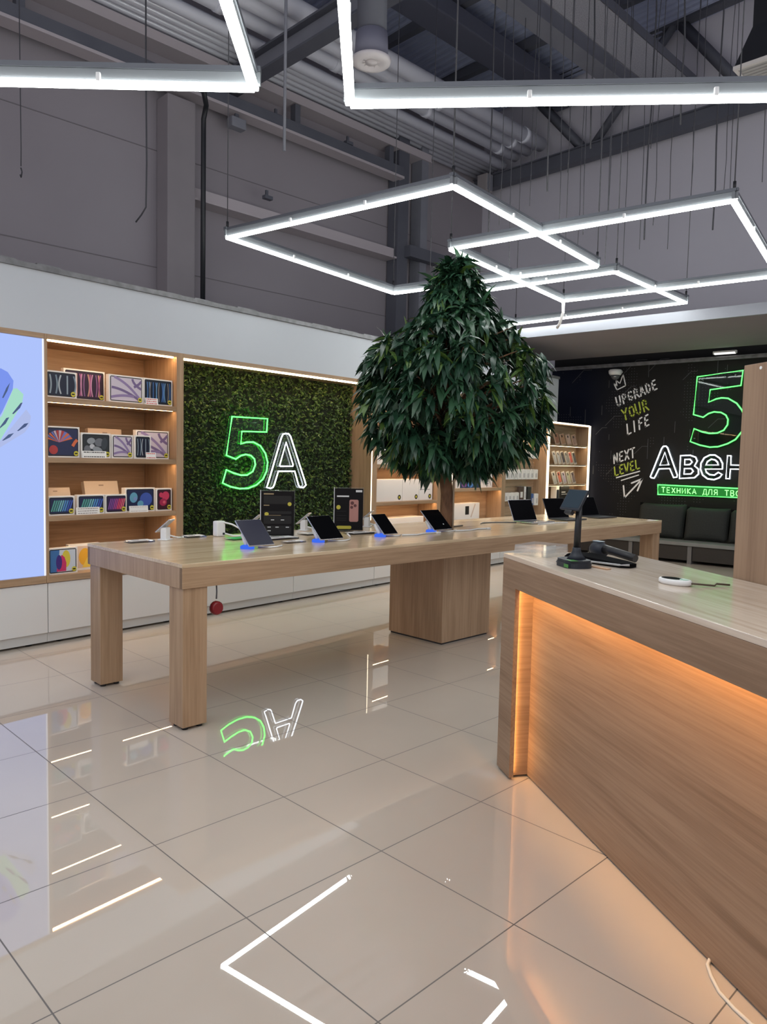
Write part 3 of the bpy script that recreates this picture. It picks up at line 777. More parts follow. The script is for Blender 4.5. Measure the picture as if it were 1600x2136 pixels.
# white base cabinets
ys = (.1, 1.38, 2.646, 3.84, 5.18, 6.44, 7.78, 9.2, 10.57, 12.0)
wh = ('under the glowing screen, the one cut by the photo edge', 'under the end of the glowing screen next to the shelves', 'under the tablet box shelves', 'under the first half of the green wall', 'under the second half of the green wall', 'under the plain white boxes', 'under the bay behind the trunk', 'under the slatted display bay', 'under the tall lit bay')
for k in range(9):
    y0, y1 = ys[k], ys[k + 1]; ym = (y0 + y1) / 2
    t = thing('base_cabinet', 'low glossy white base cabinet ' + wh[k], 'cabinet', (FX, ym, 0), 0, 'white base cabinets along the wall')
    b = MB(); b.box(-.5, -.03, y0 - ym + .002, y1 - ym - .002, .09, .472); b.build('carcass', white_lam, t)
    b = MB(); b.box(-.03, -.012, y0 - ym + .003, y1 - ym - .003, .092, .470, .002); b.build('door_panel', white_lam, t)
    b = MB(); b.box(-.5, -.03, y0 - ym + .001, y1 - ym - .001, .018, .088); b.build('plinth', mat('plinth_white', (.60, .59, .57), .5), t)
    for fy in (y0 - ym + .12, y1 - ym - .12):
        b = MB(); b.cyl((-.08, fy, 0), (-.08, fy, .02), .025, seg=10); b.build('foot', black_pl, t)

# ---------------------------------------------------------------- boxed goods on the shelves
def blob(b, cy, cz, ry, rz, x, n=18, rot=0.0):
    ca, sa = math.cos(rot), math.sin(rot)
    b.poly([(x, cy + ry * math.cos(2 * PI * i / n) * ca - rz * math.sin(2 * PI * i / n) * sa, cz + ry * math.cos(2 * PI * i / n) * sa + rz * math.sin(2 * PI * i / n) * ca) for i in range(n)])
def ribbon(b, pts, w, x):
    """flat band along pts (y,z)"""
    P = [Vector(p) for p in pts]; Lf = []; Rt = []
    for i in range(len(P)):
        d = (P[min(i + 1, len(P) - 1)] - P[max(i - 1, 0)]).normalized(); n = Vector((-d.y, d.x)) * w
        Lf.append(P[i] + n); Rt.append(P[i] - n)
    for i in range(len(P) - 1):
        b.poly([(x, *Lf[i]), (x, *Lf[i + 1]), (x, *Rt[i + 1]), (x, *Rt[i])])
def pm(c, e=.0): return mat('print_%02d%02d%02d' % tuple(int(v * 99) for v in c), c, .35)
PAL = {
 'steel': ((.012, .016, .035), [(.30, .36, .40), (.20, .26, .31), (.42, .46, .48)]),
 'purple': ((.030, .014, .035), [(.36, .10, .25), (.50, .25, .40), (.22, .10, .24), (.55, .30, .22)]),
 'leaf': ((.62, .55, .62), [(.20, .14, .28), (.30, .22, .40), (.80, .72, .72)]),
 'bluebands': ((.012, .018, .035), [(.08, .18, .42), (.14, .30, .50), (.25, .22, .20), (.05, .14, .36)]),
 'flare': ((.022, .030, .085), [(.70, .16, .06), (.45, .05, .05), (.16, .18, .48), (.60, .45, .50)]),
 'smoke': ((.025, .03, .035), [(.30, .32, .34), (.16, .17, .19), (.55, .56, .58), (.05, .06, .07)]),
 'aqua': ((.015, .024, .075), [(.10, .36, .30), (.20, .50, .55), (.10, .30, .62), (.06, .12, .48)]),
 'magenta': ((.030, .012, .06), [(.24, .08, .34), (.45, .08, .32), (.75, .08, .18), (.82, .16, .22)]),
 'bluesphere': ((.012, .02, .07), [(.12, .35, .50), (.05, .10, .40), (.20, .30, .55)]),
 'redsphere': ((.05, .006, .02), [(.62, .05, .12), (.40, .02, .08), (.72, .12, .18)]),
 'primary': ((.62, .66, .72), [(.05, .17, .42), (.72, .58, .06), (.05, .02, .20), (.60, .03, .14)]),
 'yellow': ((.66, .52, .42), [(.80, .42, .03), (.82, .58, .08), (.75, .35, .04)]),
}
pcache = {}
def pal(k):
    if k not in pcache: pcache[k] = [pm(PAL[k][0])] + [pm(c) for c in PAL[k][1]]
    return pcache[k]
def artwork(b, kind, y0, y1, z0, z1, x, seed):
    r = random.Random(seed); w = y1 - y0; h = z1 - z0
    F = lambda u, v: (y0 + u * w, z0 + v * h)
    n = len(PAL[kind][1])
    lay = [x]
    def nx(): lay[0] += .00025; return lay[0]
    if kind in ('steel', 'purple', 'bluebands'):
        m = {'steel': 5, 'purple': 13, 'bluebands': 12}[kind]
        for i in range(m):
            b.mi = 1 + i % n; u = .06 + .88 * i / (m - 1); bow = (.10 if kind == 'steel' else .055) * math.sin(i * 1.9 + .6)
            ribbon(b, [F(u + bow * math.cos((v - .5) * PI), v) for v in [.07 + .86 * j / 10 for j in range(11)]], w * (.028 if kind == 'steel' else .017), nx())
    elif kind == 'leaf':
        for i, (a, c, e) in enumerate((((.02, .55), (.45, .5), (.95, .05)), ((.1, 1), (.55, .8), (.98, .06)), ((.7, .98), (.72, .75), (1, .55)), ((.0, .12), (.4, .28), (.75, .2)), ((.75, .62), (.9, .72), (1, .9)))):
            b.mi = 1 + i % 2
            pts = []
            for j in range(11):
                q = j / 10; pts.append(F(min(1, (1 - q) ** 2 * a[0] + 2 * q * (1 - q) * c[0] + q * q * e[0]), min(1, (1 - q) ** 2 * a[1] + 2 * q * (1 - q) * c[1] + q * q * e[1])))
            ribbon(b, pts, h * .055, nx())
    elif kind == 'flare':
        for i in range(12):
            b.mi = 1 + (i * 2 + i // 4) % n; a = .35 + i * .21
            c = F(.36, .48); xx = nx()
            q = [(c[0], c[1]), (c[0] + w * .50 * math.cos(a), c[1] + h * .46 * math.sin(a)), (c[0] + w * .46 * math.cos(a + .19), c[1] + h * .46 * math.sin(a + .19))]
            b.poly([(xx, *p) for p in q])
        b.mi = 2; blob(b, *F(.16, .2), w * .15, h * .17, nx()); b.mi = 1; ribbon(b, [F(.82, .35), F(.9, .5), F(.98, .6)], h * .06, nx())
    elif kind in ('smoke', 'bluesphere', 'redsphere'):
        spots = {'smoke': ((.30, .72, .16, .15), (.62, .66, .18, .2), (.34, .45, .1, .12), (.82, .6, .12, .3), (.55, .3, .2, .14), (.15, .3, .13, .2)),
                 'bluesphere': ((.24, .62, .15, .26), (.72, .52, .24, .34), (.3, .55, .07, .1), (.5, .3, .12, .16), (.66, .66, .1, .12)),
                 'redsphere': ((.62, .7, .30, .24), (.42, .36, .30, .20), (.5, .36, .12, .08), (.25, .75, .16, .14))}[kind]
        for i, (u, v, a, c) in enumerate(spots):
            b.mi = 1 + i % n; blob(b, *F(u, v), w * a, h * c, nx(), 22, r.uniform(-.3, .3))
    elif kind in ('aqua', 'magenta'):
        m = 9
        for i in range(m):
            b.mi = 1 + min(n - 1, i * n // m); u = .05 + .78 * i / (m - 1)
            ribbon(b, [F(u, .12), F(u + .16, .86)], w * .030, nx())
    elif kind == 'primary':
        b.mi = 1; xx = nx(); b.poly([(xx, *F(*p)) for p in ((0, 0), (.28, 0), (.34, .5), (.36, 1), (0, 1))])
        b.mi = 2; blob(b, *F(.62, .58), w * .17, h * .40, nx()); b.mi = 4; xx = nx(); b.poly([(xx, *F(*p)) for p in ((.24, .02), (.62, .02), (.63, .4), (.56, .66), (.45, .78), (.30, .5))])
        b.mi = 3; blob(b, *F(.34, .44), w * .12, h * .34, nx())
    elif kind == 'yellow':
        b.mi = 1; blob(b, *F(.5, .5), w * .22, h * .4, nx()); b.mi = 2; xx = nx(); b.poly([(xx, *F(*p)) for p in ((.4, .02), (1, .02), (1, .4), (.62, .55))])
BOXN = [0]
def product_box(label, cat_label, q, x, kind, depth=.045, tilt=0.0, sticker=True, group='tablet boxes on the shelves', frame_dark=True):
    """white carton standing on a shelf: q = y0, y1, z0, z1"""
    y0, y1, z0, z1 = q; w = y1 - y0; h = z1 - z0; BOXN[0] += 1
    t = thing('tablet_box', label, cat_label, (x, (y0 + y1) / 2, z0), 0, group)
    b = MB(); b.box(-depth, 0, -w / 2, w / 2, 0, h, .002); b.build('carton', card_white, t)
    e = .011
    b = MB()
    b.prism([(.0003, yy, zz) for yy, zz in round_rect(-w / 2 + e, w / 2 - e, e, h - e, .012)], (.0008, 0, 0)); b.build('picture_border', ink if kind not in ('yellow',) else card_white, t)
    b = MB(); d = e + .007
    b.mi = 0; b.box(.0011, .0013, -w / 2 + d, w / 2 - d, d, h - d)
    artwork(b, kind, -w / 2 + d, w / 2 - d, d, h - d, .0015, BOXN[0])
    b.build('picture', pal(kind), t)
    if sticker:
        s = MB(); s.prism([(.0065, w / 2 - .032 + .019 * math.cos(a), .033 + .019 * math.sin(a)) for a in [2 * PI * i / 18 for i in range(18)]], (.0006, 0, 0)); s = s.build('round_sticker', yellow_tag, t)
        s2 = MB(); s2.box(.0073, .0077, w / 2 - .043, w / 2 - .021, .028, .038); s2.build('sticker_print', ink, s)
    return t
def round_rect(y0, y1, z0, z1, r, n=4):
    pts = []
    for cy, cz, a0 in ((y1 - r, z0 + r, -PI / 2), (y1 - r, z1 - r, 0), (y0 + r, z1 - r, PI / 2), (y0 + r, z1 * 0 + z0 + r, PI)):
        for i in range(n + 1):
            a = a0 + PI / 2 * i / n; pts.append((cy + r * math.cos(a), cz + r * math.sin(a)))
    return pts
S1, S2, S3, S4 = 1.877, 1.424, .98, .525
def q(k, z, dz=0): y0, y1, a, c = BX[k]; return (y0, y1, z, z + (c - a))
pb = product_box
pb('tablet box with looping steel-grey bands, first on the top shelf', 'box', (2.656, 2.90, S1, S1 + .200), -5.56, 'steel')
pb('taller tablet box with purple bands, partly hidden on the top shelf', 'box', (2.835, 3.175, S1, S1 + .238), -5.635, 'purple')
pb('big tablet box with lilac leaf picture on the top shelf', 'box', (3.168, 3.475, S1, S1 + .221), -5.56, 'leaf')
pb('tablet box with dark blue bands behind a red-printed card', 'box', (3.482, 3.762, S1, S1 + .222), -5.565, 'bluebands')
pb('navy tablet box with orange and red flares on the second shelf', 'box', (2.656, 2.92, S2, S2 + .237), -5.56, 'flare')
pb('tablet box with grey smoke picture behind a black-printed strip', 'box', (2.932, 3.182, S2, S2 + .198), -5.56, 'smoke')
pb('small tablet box with lilac leaf picture on the second shelf', 'box', (3.19, 3.382, S2, S2 + .193), -5.56, 'leaf')
pb('narrow tablet box with one steel-grey loop on the second shelf', 'box', (3.387, 3.540, S2, S2 + .195), -5.545, 'steel')
pb('tablet box with lilac leaf picture tucked behind the narrow one', 'box', (3.445, 3.765, S2, S2 + .242), -5.62, 'leaf')
pb('small tablet box with aqua and blue stripes, first on the third shelf', 'box', (2.66, 2.872, S3, S3 + .150), -5.55, 'aqua')
pb('small tablet box with aqua and blue stripes behind a handwritten card', 'box', (2.893, 3.122, S3, S3 + .155), -5.55, 'aqua')
pb('small tablet box with magenta and purple stripes on the third shelf', 'box', (3.127, 3.318, S3, S3 + .153), -5.55, 'magenta')
pb('tablet box with blue spheres on the third shelf', 'box', (3.322, 3.600, S3, S3 + .202), -5.58, 'bluesphere', .06)
pb('tablet box with crimson spheres at the end of the third shelf', 'box', (3.606, 3.762, S3, S3 + .195), -5.57, 'redsphere', .06)
pb('tablet box with blue, yellow and crimson shapes on the bottom shelf', 'box', (2.664, 2.90, S4, S4 + .205), -5.565, 'primary')
pb('tablet box with orange blob picture half hidden by the table', 'box', (2.87, 3.14, S4, S4 + .212), -5.65, 'yellow', sticker=False)
# plain cartons leaning behind
def lean_carton(label, y0, y1, z0, h, x, lean, m=kraft):
    t = thing('leaning_carton', label, 'box', (x, (y0 + y1) / 2, z0), 0)
    mt = Matrix.Rotation(-lean, 4, 'Y')
    w = (y1 - y0) / 2
    b = MB(); b.box(-.05, 0, -w, w, 0, h, .003, mt); b.build('carton', m, t)
    b = MB(); b.box(.0005, .0012, -w * .16, w * .12, h * .84, h * .88, 0, mt); b.build('printed_mark', mat('kraft_ink', (.30, .22, .16), .6), t)
lc = mat('pale_carton', (.62, .50, .38), .65)
lean_carton('plain tan carton leaning behind the boxes on the second shelf', 3.10, 3.40, S2, .245, -5.74, .12)
lean_carton('plain pale carton leaning behind the first striped box', 2.70, 2.94, S3, .215, -5.70, .30, lc)
lean_carton('plain pale carton leaning behind the magenta striped box', 3.07, 3.37, S3, .262, -5.72, .25, lc)
# price cards
def price_card(label, y0, y1, z0, h, x, inkm, lines, seed=1):
    t = thing('price_card', label, 'price card', (x, (y0 + y1) / 2, z0), 0, 'price cards on the tablet shelves')
    w = (y1 - y0) / 2; mt = Matrix.Rotation(-.12, 4, 'Y')
    b = MB(); b.box(-.0015, 0, -w, w, 0, h, 0, mt); b.box(-.04, 0, -w, w, 0, .0015); b.build('card', paper, t)
    r = random.Random(seed)
    b = MB()
    for i in range(lines):
        zz = h * (.82 - .62 * i / max(1, lines - 1)) if lines > 1 else h * .5
        yy = -w * .85
        while yy < w * .8:
            L = r.uniform(.006, .02); b.box(.0003, .0008, yy, min(yy + L, w * .85), zz - h * .07, zz + h * .05, 0, mt); yy += L + .004
    b.build('print', inkm, t)
price_card('small white card with red print before the dark blue banded box', 3.48, 3.60, S1, .056, -5.53, red_ink, 3, 1)
price_card('wide white card with heavy black print before the smoke-grey box', 2.925, 3.13, S2, .056, -5.53, ink, 2, 2)
price_card('small white card with a red mark before the last lilac box', 3.485, 3.58, S2, .056, -5.53, red_ink, 2, 3)
price_card('white handwritten card before the second striped box', 2.875, 3.07, S3, .058, -5.53, mat('pen_grey', (.35, .30, .28), .6), 3, 4)
price_card('plain white card before the box with blue spheres', 3.33, 3.505, S3, .055, -5.53, mat('faint_ink', (.6, .55, .52), .6), 2, 5)

# white cartons in the bay beyond the green wall
def white_carton(label, y0, y1, z0, h, x, line=False, dot=True, depth=.2):
    t = thing('white_carton', label, 'box', (x, (y0 + y1) / 2, z0), 0, 'plain white boxes beyond the green wall')
    w = (y1 - y0) / 2
    b = MB(); b.box(-depth, 0, -w, w, 0, h, .004); b.build('carton', card_white, t)
    if line:
        b = MB(); b.box(.0003, .0008, -w * .9, w * .6, h * .52, h * .55); b.build('printed_line', mat('grey_ink', (.28, .25, .24), .6), t)
    if dot:
        s = MB(); s.prism([(.0003, w - .055 + .03 * math.cos(a), .045 + .03 * math.sin(a)) for a in [2 * PI * i / 18 for i in range(18)]], (.0006, 0, 0)); s = s.build('round_sticker', ink, t)
        s2 = MB(); s2.box(.0011, .0014, w - .068, w - .042, .032, .058); s2.build('sticker_print', yellow_tag, s)
white_carton('plain white box with a dark dot on the upper shelf, under another', 6.46, 7.00, 1.408, .135, -5.6)
white_carton('plain white box stacked on the dotted one on the upper shelf', 6.46, 6.99, 1.543, .13, -5.6, False, False)
white_carton('plain white box beside the stacked pair, mostly behind leaves', 7.03, 7.56, 1.408, .20, -5.6, True)
white_carton('wide plain white box at the green wall end of the lower shelf', 6.46, 6.99, .972, .262, -5.585)
white_carton('plain white box in the middle of the lower shelf', 6.995, 7.32, .972, .262, -5.585)
white_carton('white box with a grey printed line at the trunk end of the lower shelf', 7.325, 7.60, .972, .246, -5.585, True)
white_carton('flat white box at the bottom of the bay beyond the green wall', 6.75, 7.45, .525, .245, -5.60, False, False)
white_carton('white box at the table end, lowest in the bay beyond the green wall', 6.47, 6.74, .525, .20, -5.60, False, False)
# trunk bay
t = thing('console_box', 'dark box printed with a blue X-like figure behind the tree trunk', 'box', (-5.61, 8.45, 1.105))
b = MB(); b.box(-.12, 0, -.30, .30, 0, .355, .003); b.build('carton', card_white, t)
b = MB(); b.box(.0003, .0010, -.2, .30, .0, .355); b.build('dark_front', mat('print_navy', (.020, .045, .095), .4), t)
b = MB()
for s in (-1, 1):
    ribbon(b, [(.05 + s * .085, .29), (.05 + s * .03, .235), (.05 + s * .018, .19), (.05 + s * .03, .145), (.05 + s * .085, .09)], .010, .0014)
b.build('blue_figure', mat('print_blue', (.12, .30, .80), .4), t)
b = MB(); blob(b, .05, .05, .07, .045, .0016); b.build('blue_patch', mat('print_blue_b', (.10, .26, .62), .4), t)
b = MB(); blob(b, -.10, .045, .06, .035, .0017); b.build('violet_patch', mat('print_violet', (.26, .10, .35), .4), t)
t = thing('upright_box', 'slim white box with dark sideways lettering beside the dark box', 'box', (-5.61, 8.915, 1.105))
b = MB(); b.box(-.15, 0, -.145, .145, 0, .365, .003); b.build('carton', card_white, t)
b = MB(); r = random.Random(9)
zz = .05
while zz < .33:
    hh = r.uniform(.012, .028); b.box(.0003, .0008, -.05, .04, zz, zz + hh); zz += hh + .008
b.build('print', mat('print_slate', (.12, .15, .22), .5), t)
t = thing('appliance_box', 'white box with a small black picture at the foot of the trunk bay', 'box', (-5.6, 8.40, .525))
b = MB(); b.box(-.15, 0, -.33, .33, 0, .375, .003); b.build('carton', card_white, t)
b = MB(); b.box(.0003, .0008, -.02, .07, .22, .335); b.build('black_picture', ink, t)
b = MB(); ribbon(b, [(.12, .18), (.22, .36)], .01, .0006); b.build('diagonal_line', mat('print_tan', (.6, .45, .35), .5), t)

# packages on the slatted bay
def hang_pack(name, label, y, z, w, h, d, x, m, group, m2=None):
    t = thing(name, label, 'package', (x, y, z), 0, group)
    b = MB(); b.box(-d, 0, -w / 2, w / 2, 0, h, .006); b.build('pack', m, t)
    b = MB(); b.box(.0003, .0009, -w * .24, w * .24, h * .18, h * .62); b.build('front_print', m2 or mat('pack_print', (.55, .53, .52), .5), t)
    b = MB(); b.cyl((-.12, 0, h + .004), (.01, 0, h + .004), .003, seg=6); b.build('hook', metal_rail, t)
wp = mat('white_pack', (.82, .80, .76), .4)
for row, (y0, y1, z0, h, n, nm) in enumerate(((9.42, 10.40, 1.532, .118, 8, 'upper'), (9.42, 10.41, 1.212, .150, 8, 'middle'), (9.42, 9.85, .894, .122, 4, 'lower'))):
    for i in range(n):
        w = (y1 - y0) / n
        hang_pack('hanging_pack', 'small white package hooked in the %s row of the slatted bay' % nm, y0 + w * (i + .5), z0, w * .88, h, .07, -5.62, wp, 'white packages in the %s row' % nm)
for i, yy in enumerate((9.84, 10.05)):
    hang_pack('tan_pack', ('tan package above the white upper row, the one nearer the trunk bay', 'tan package above the white upper row, the one nearer the lit bay')[i], yy, 1.66, .14, .18, .04, -5.64, kraft, 'tan packages on the slatted bay')
hang_pack('dark_pack', 'brown and black package beside the lower white row', 9.95, .90, .15, .20, .04, -5.64, mat('brown_pack', (.10, .06, .045), .5), 'other packages in the lower slat row', card_white)
hang_pack('thin_pack', 'thin white package next to the brown and black one', 10.06, .885, .06, .215, .03, -5.64, wp, 'other packages in the lower slat row')
hang_pack('dark_pack', 'tall black package next to the thin white one', 10.17, .875, .12, .22, .05, -5.63, black_pl, 'other packages in the lower slat row', slate_pl)
hang_pack('blue_pack', 'narrow blue package above the first laptop', 10.275, .81, .07, .18, .04, -5.63, mat('blue_pack_card', (.04, .10, .30), .5), 'other packages in the lower slat row')
hang_pack('white_pack', 'white package at the lit end of the lower slat row', 10.375, .808, .10, .18, .06, -5.61, wp, 'other packages in the lower slat row')
# phone cases in the lit bay
r = random.Random(21)
for row, (z0, h, n, nm) in enumerate(((1.766, .19, 4, 'upper'), (1.452, .22, 6, 'middle'), (1.128, .215, 5, 'lower'))):
    for i in range(n):
        y = 10.90 + (11.74 - 10.90) * (i + .5) / n; w = .72 * .84 / n
        col = {0: [(.42, .20, .13), (.55, .30, .18), (.70, .48, .40), (.45, .26, .20)], 1: [(.62, .60, .58), (.55, .54, .54), (.12, .11, .12), (.40, .38, .36), (.75, .18, .14), (.10, .10, .10)], 2: [(.58, .55, .48), (.72, .22, .14), (.60, .50, .58), (.62, .58, .40), (.22, .16, .16)]}[row][i]
        word = {0: ('rust', 'tan', 'blush', 'brown'), 1: ('white', 'pearl', 'black', 'grey', 'red', 'jet'), 2: ('cream', 'orange-red', 'lilac', 'straw', 'dark brown')}[row][i]
        t = thing('phone_case_pack', '%s phone case pack on the %s shelf of the lit bay' % (word, nm), 'phone case', (-5.60, y, z0), 0, 'phone case packs in the lit bay')
        mt = Matrix.Rotation(-.22, 4, 'Y') @ Matrix.Rotation(.18, 4, 'X')
        b = MB(); b.box(-.012, 0, -w / 2, w / 2, .004, h, .003, mt); b.build('pack', mat('case_card', (.66, .60, .52), .5) if row else mat('case_card_b', (.62, .42, .30), .5), t)
        b = MB(); b.box(.0005, .007, -w * .36, w * .36, h * .16, h * .94, .004, mt); c_ = b.build('phone_case', mat('case_%d%d' % (row, i), col, .4), t)
        b = MB(); b.box(.0072, .0095, -w * .28, -w * .02, h * .70, h * .88, .001, mt); b.build('camera_opening', ink, c_)
t = thing('black_carton', 'black carton with white print low in the lit bay', 'box', (-5.60, 11.3, .86))
b = MB(); b.box(-.10, 0, -.16, .16, 0, .235, .003); b.build('carton', ink, t)
b = MB(); b.box(.0003, .0008, -.12, .02, .13, .145); b.box(.0003, .0008, -.12, .08, .10, .108); b.build('print', card_white, t)
t = thing('white_edge_carton', 'thin white-edged carton beside the black carton', 'box', (-5.60, 11.05, .86))
b = MB(); b.box(-.10, 0, -.05, .05, 0, .24, .003); b.build('carton', card_white, t)
b = MB(); b.box(.0003, .0008, -.04, .04, .02, .18); b.build('front_print', slate_pl, t)
b = MB(); b.box(-.235, -.02, 10.6 - 11.28, 11.96 - 11.28, .86 - .025 - .475, .86 - .475); b.build('shelf', slat_m, bpy.data.objects['lit_case_bay'])

# ---------------------------------------------------------------- long display table (stands with the floor tiles)
TX0, TX1, TY0, TY1, TZ = -4.625, -3.452, 1.955, 7.50, .895
tcx, tcy = (TX0 + TX1) / 2, (TY0 + TY1) / 2
t = thing('display_table', 'long oak display table with square legs and a central box pedestal', 'table', t2w(tcx, tcy, 0), TH)
hw, hl = (TX1 - TX0) / 2, (TY1 - TY0) / 2
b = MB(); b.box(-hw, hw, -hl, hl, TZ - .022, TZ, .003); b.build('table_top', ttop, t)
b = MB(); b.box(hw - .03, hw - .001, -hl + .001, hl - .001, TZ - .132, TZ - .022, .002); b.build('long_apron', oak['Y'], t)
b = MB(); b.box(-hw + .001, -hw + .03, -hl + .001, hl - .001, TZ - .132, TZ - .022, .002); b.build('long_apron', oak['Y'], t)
for s in (-1, 1):
    b = MB(); y0 = s * (hl - .001); y1 = s * (hl - .03)
    b.box(-hw + .002, hw - .002, min(y0, y1), max(y0, y1), TZ - .132, TZ - .022, .002); b.build('end_apron', oak['Z'], t)
b = MB(); b.box(-hw + .03, hw - .03, -hl + .03, hl - .03, TZ - .10, TZ - .08); b.build('underside_panel', oak['Y'], t)
for sx in (-1, 1):
    for sy in (-1, 1):
        x0, x1 = sorted((sx * (hw - .012), sx * (hw - .157))); y0, y1 = sorted((sy * (hl - .012), sy * (hl - .157)))
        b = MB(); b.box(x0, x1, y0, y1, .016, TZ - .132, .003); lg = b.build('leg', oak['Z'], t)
        for fx in (x0 + .03, x1 - .03):
            for fy in (y0 + .03, y1 - .03):
                b = MB(); b.cyl((fx, fy, 0), (fx, fy, .016), .018, seg=10); b.build('foot_glide', black_pl, lg)
b = MB(); b.box(-4.392 - tcx, -3.80 - tcx, 4.44 - tcy, 5.05 - tcy, .014, TZ - .10, .003); ped = b.build('pedestal', oak['Z'], t)
b = MB(); b.box(-4.38 - tcx, -3.812 - tcx, 4.452 - tcy, 5.038 - tcy, 0, .016); b.build('pedestal_base', black_pl, ped)

def on_table(name, label, cat, x, y, rz=0.0, group=None, z=TZ):
    return thing(name, label, cat, t2w(x, y, z), TH + rz, group)

# artificial tree growing out of the table
t = on_table('artificial_tree', 'bushy artificial mango-leaved tree rising through the middle of the display table', 'tree', -4.02, 4.70)
r = random.Random(8)
b = MB()
path = []; rad = []
for i in range(15):
    z = i * .15
    path.append((.012 * math.sin(i * 1.1), .012 * math.cos(i * .8), z)); rad.append(.058 - .0022 * i + .0035 * math.sin(i * 2.3))
b.tube(path, rad, 14)
bark = noisy('tree_bark', (.10, .045, .022), (.26, .135, .07), (10, 10, 3), .8, 2.2, 0, .8)
b.build('trunk', bark, t)
b = MB(); b.cyl((.068, .02, 0), (.062, .02, .95), .008, seg=8); b.build('support_stake', mat('stake', (.42, .33, .24), .5), t)
prof = [(.48, .12), (.56, .28), (.66, .50), (.80, .70), (1.06, .75), (1.30, .77), (1.43, .72), (1.53, .62), (1.62, .46), (1.70, .33), (1.82, .26), (1.98, .18), (2.17, .06)]
def rad_at(z):
    for (z0, r0), (z1, r1) in zip(prof, prof[1:]):
        if z0 <= z <= z1: return r0 + (r1 - r0) * (z - z0) / (z1 - z0)
    return .1
br = MB(); lf = MB()
off = Vector((.035, .035, 0))
def leaf(p, d, L, W):
    """long pointed drooping leaf with a folded midrib"""
    d = d.normalized()
    side = d.cross(Vector((0, 0, 1)))
    if side.length < .05: side = Vector((1, 0, 0))
    side.normalize()
    roll = r.uniform(-.9, .9)
    side = (Matrix.Rotation(roll, 3, d) @ side)
    nrm = side.cross(d)
    n = 4; prev = None
    pos = p.copy(); cur = d.copy()
    droop = r.uniform(.16, .5)
    ws = (.12, .85, 1.0, .66, .0)
    fold = r.uniform(.15, .4)
    for i in range(n + 1):
        w = W * ws[i]
        a = lf.bm.verts.new(pos + side * w + nrm * w * fold); m_ = lf.bm.verts.new(pos); c = lf.bm.verts.new(pos - side * w + nrm * w * fold)
        if prev:
            for fa in ((prev[0], a, m_, prev[1]), (prev[1], m_, c, prev[2])):
                f = lf.bm.faces.new(fa); f.material_index = lf.mi; f.smooth = True
        prev = (a, m_, c)
        cur = (cur + Vector((0, 0, -droop))).normalized(); pos = pos + cur * (L / n)
for k in range(780):
    u = r.random()
    z = .56 + 1.59 * (u ** 1.1)
    R_ = rad_at(z)
    a = k * 2.39996 + r.uniform(-.3, .3)
    shell = r.choice((.98, .95, .91, .85, .76, .62)) if r.random() < .86 else r.uniform(.15, .5)
    tip = off * min(1, z) + Vector((R_ * shell * math.cos(a), R_ * shell * math.sin(a), z + r.uniform(-.05, .05)))
    tip = tip * 1.0
    base = Vector((0, 0, min(2.05, max(.62, z - .25 * R_ - .12))))
    if k % 3 == 0:
        mid = (base + tip) / 2 + Vector((0, 0, .07))
        br.tube([base, mid, tip], [.012, .008, .004], 5)
    out = Vector((math.cos(a), math.sin(a), 0))
    lf.mi = r.choices((0, 1, 2), (6, 4, .9))[0]
    for j in range(r.randint(9, 13)):
        b_ = r.uniform(0, 2 * PI)
        d = out * r.uniform(.05, .9) + Vector((math.cos(b_), math.sin(b_), 0)) * r.uniform(.3, .9) + Vector((0, 0, r.uniform(-.75, .45) + (.35 if z > 1.95 else 0)))
        L = r.uniform(.17, .27) * (0.9 if z > 1.8 else 1.0)
        start = tip + Vector((0, 0, r.uniform(-.05, .05))) - d.normalized() * .06
        if r.random() < .25: lf.mi = r.choices((0, 1, 2), (6, 4, 1.1))[0]
        leaf(start, d, L, L * r.uniform(.085, .115))
br.build('branches', bark, t)
stuff(lf.build('leaf_canopy', [mat('leaf_deep', (.015, .050, .026), .34, 0, .5), mat('leaf_mid', (.032, .088, .042), .32, 0, .5), mat('leaf_young', (.085, .16, .03), .4, 0, .5)], t))

# tablets on security stands along the camera-side edge
def tablet(label, x, y, w, s, rz=0.0, scr=None, home=False):
    t = on_table('display_tablet', label, 'tablet', x, y, rz, 'tablets on stands along the table edge')
    ang = math.radians(43)
    mt = Matrix.Translation((.035, 0, .018)) @ Matrix.Rotation(ang, 4, 'Y')        # local -x runs up the slope
    b = MB(); b.box(-s, 0, -w / 2, w / 2, 0, .008, .003, mt); b.build('shell', silver, t)
    b = MB(); b.box(-s + .004, -.004, -w / 2 + .004, w / 2 - .004, .0082, .0092, 0, mt); b.build('screen', scr or black_gl, t)
    if home:
        c = b2 = MB(); b2.lathe([(.0, .0), (.006, .0), (.006, .001), (0, .001)], (0, 0, 0), 12)
        b2.bm.transform(mt @ Matrix.Translation((-.055, .04, .0094))); b2.build('button_glint', white_pl, t)
    b = MB(); b.lathe([(.042, 0), (.044, .006), (.042, .016), (.030, .022)], (-.03, -w * .32, 0), 20); b.build('glowing_base', blue_led, t)
    b = MB(); b.tube([(-.03, -w * .32, .02), (-.055, -w * .32, .05), (-.085, -w * .30, .085)], .016, 10); b.build('stand_arm', white_pl, t)
    b = MB(); b.tube([(-.03, w * .1, .006), (.03, w * .35, .006), (.035, w * .6, .006), (.0, w * .95, .006)], .006, 6); b.build('tether_cable', white_pl, t)
    return t
tablet('display tablet with a dim grey-blue screen, first along the table from the corner', -3.80, 2.675, .19, .215, 0, screen_off)
tablet('black-screened display tablet before the second black poster stand', -3.835, 3.275, .205, .215)
tablet('smaller black-screened display tablet before the lit upright strip', -3.86, 3.865, .145, .20)
tablet('black-screened display tablet with a white speck, at the foot of the trunk', -3.88, 4.475, .215, .215, 0, None, True)

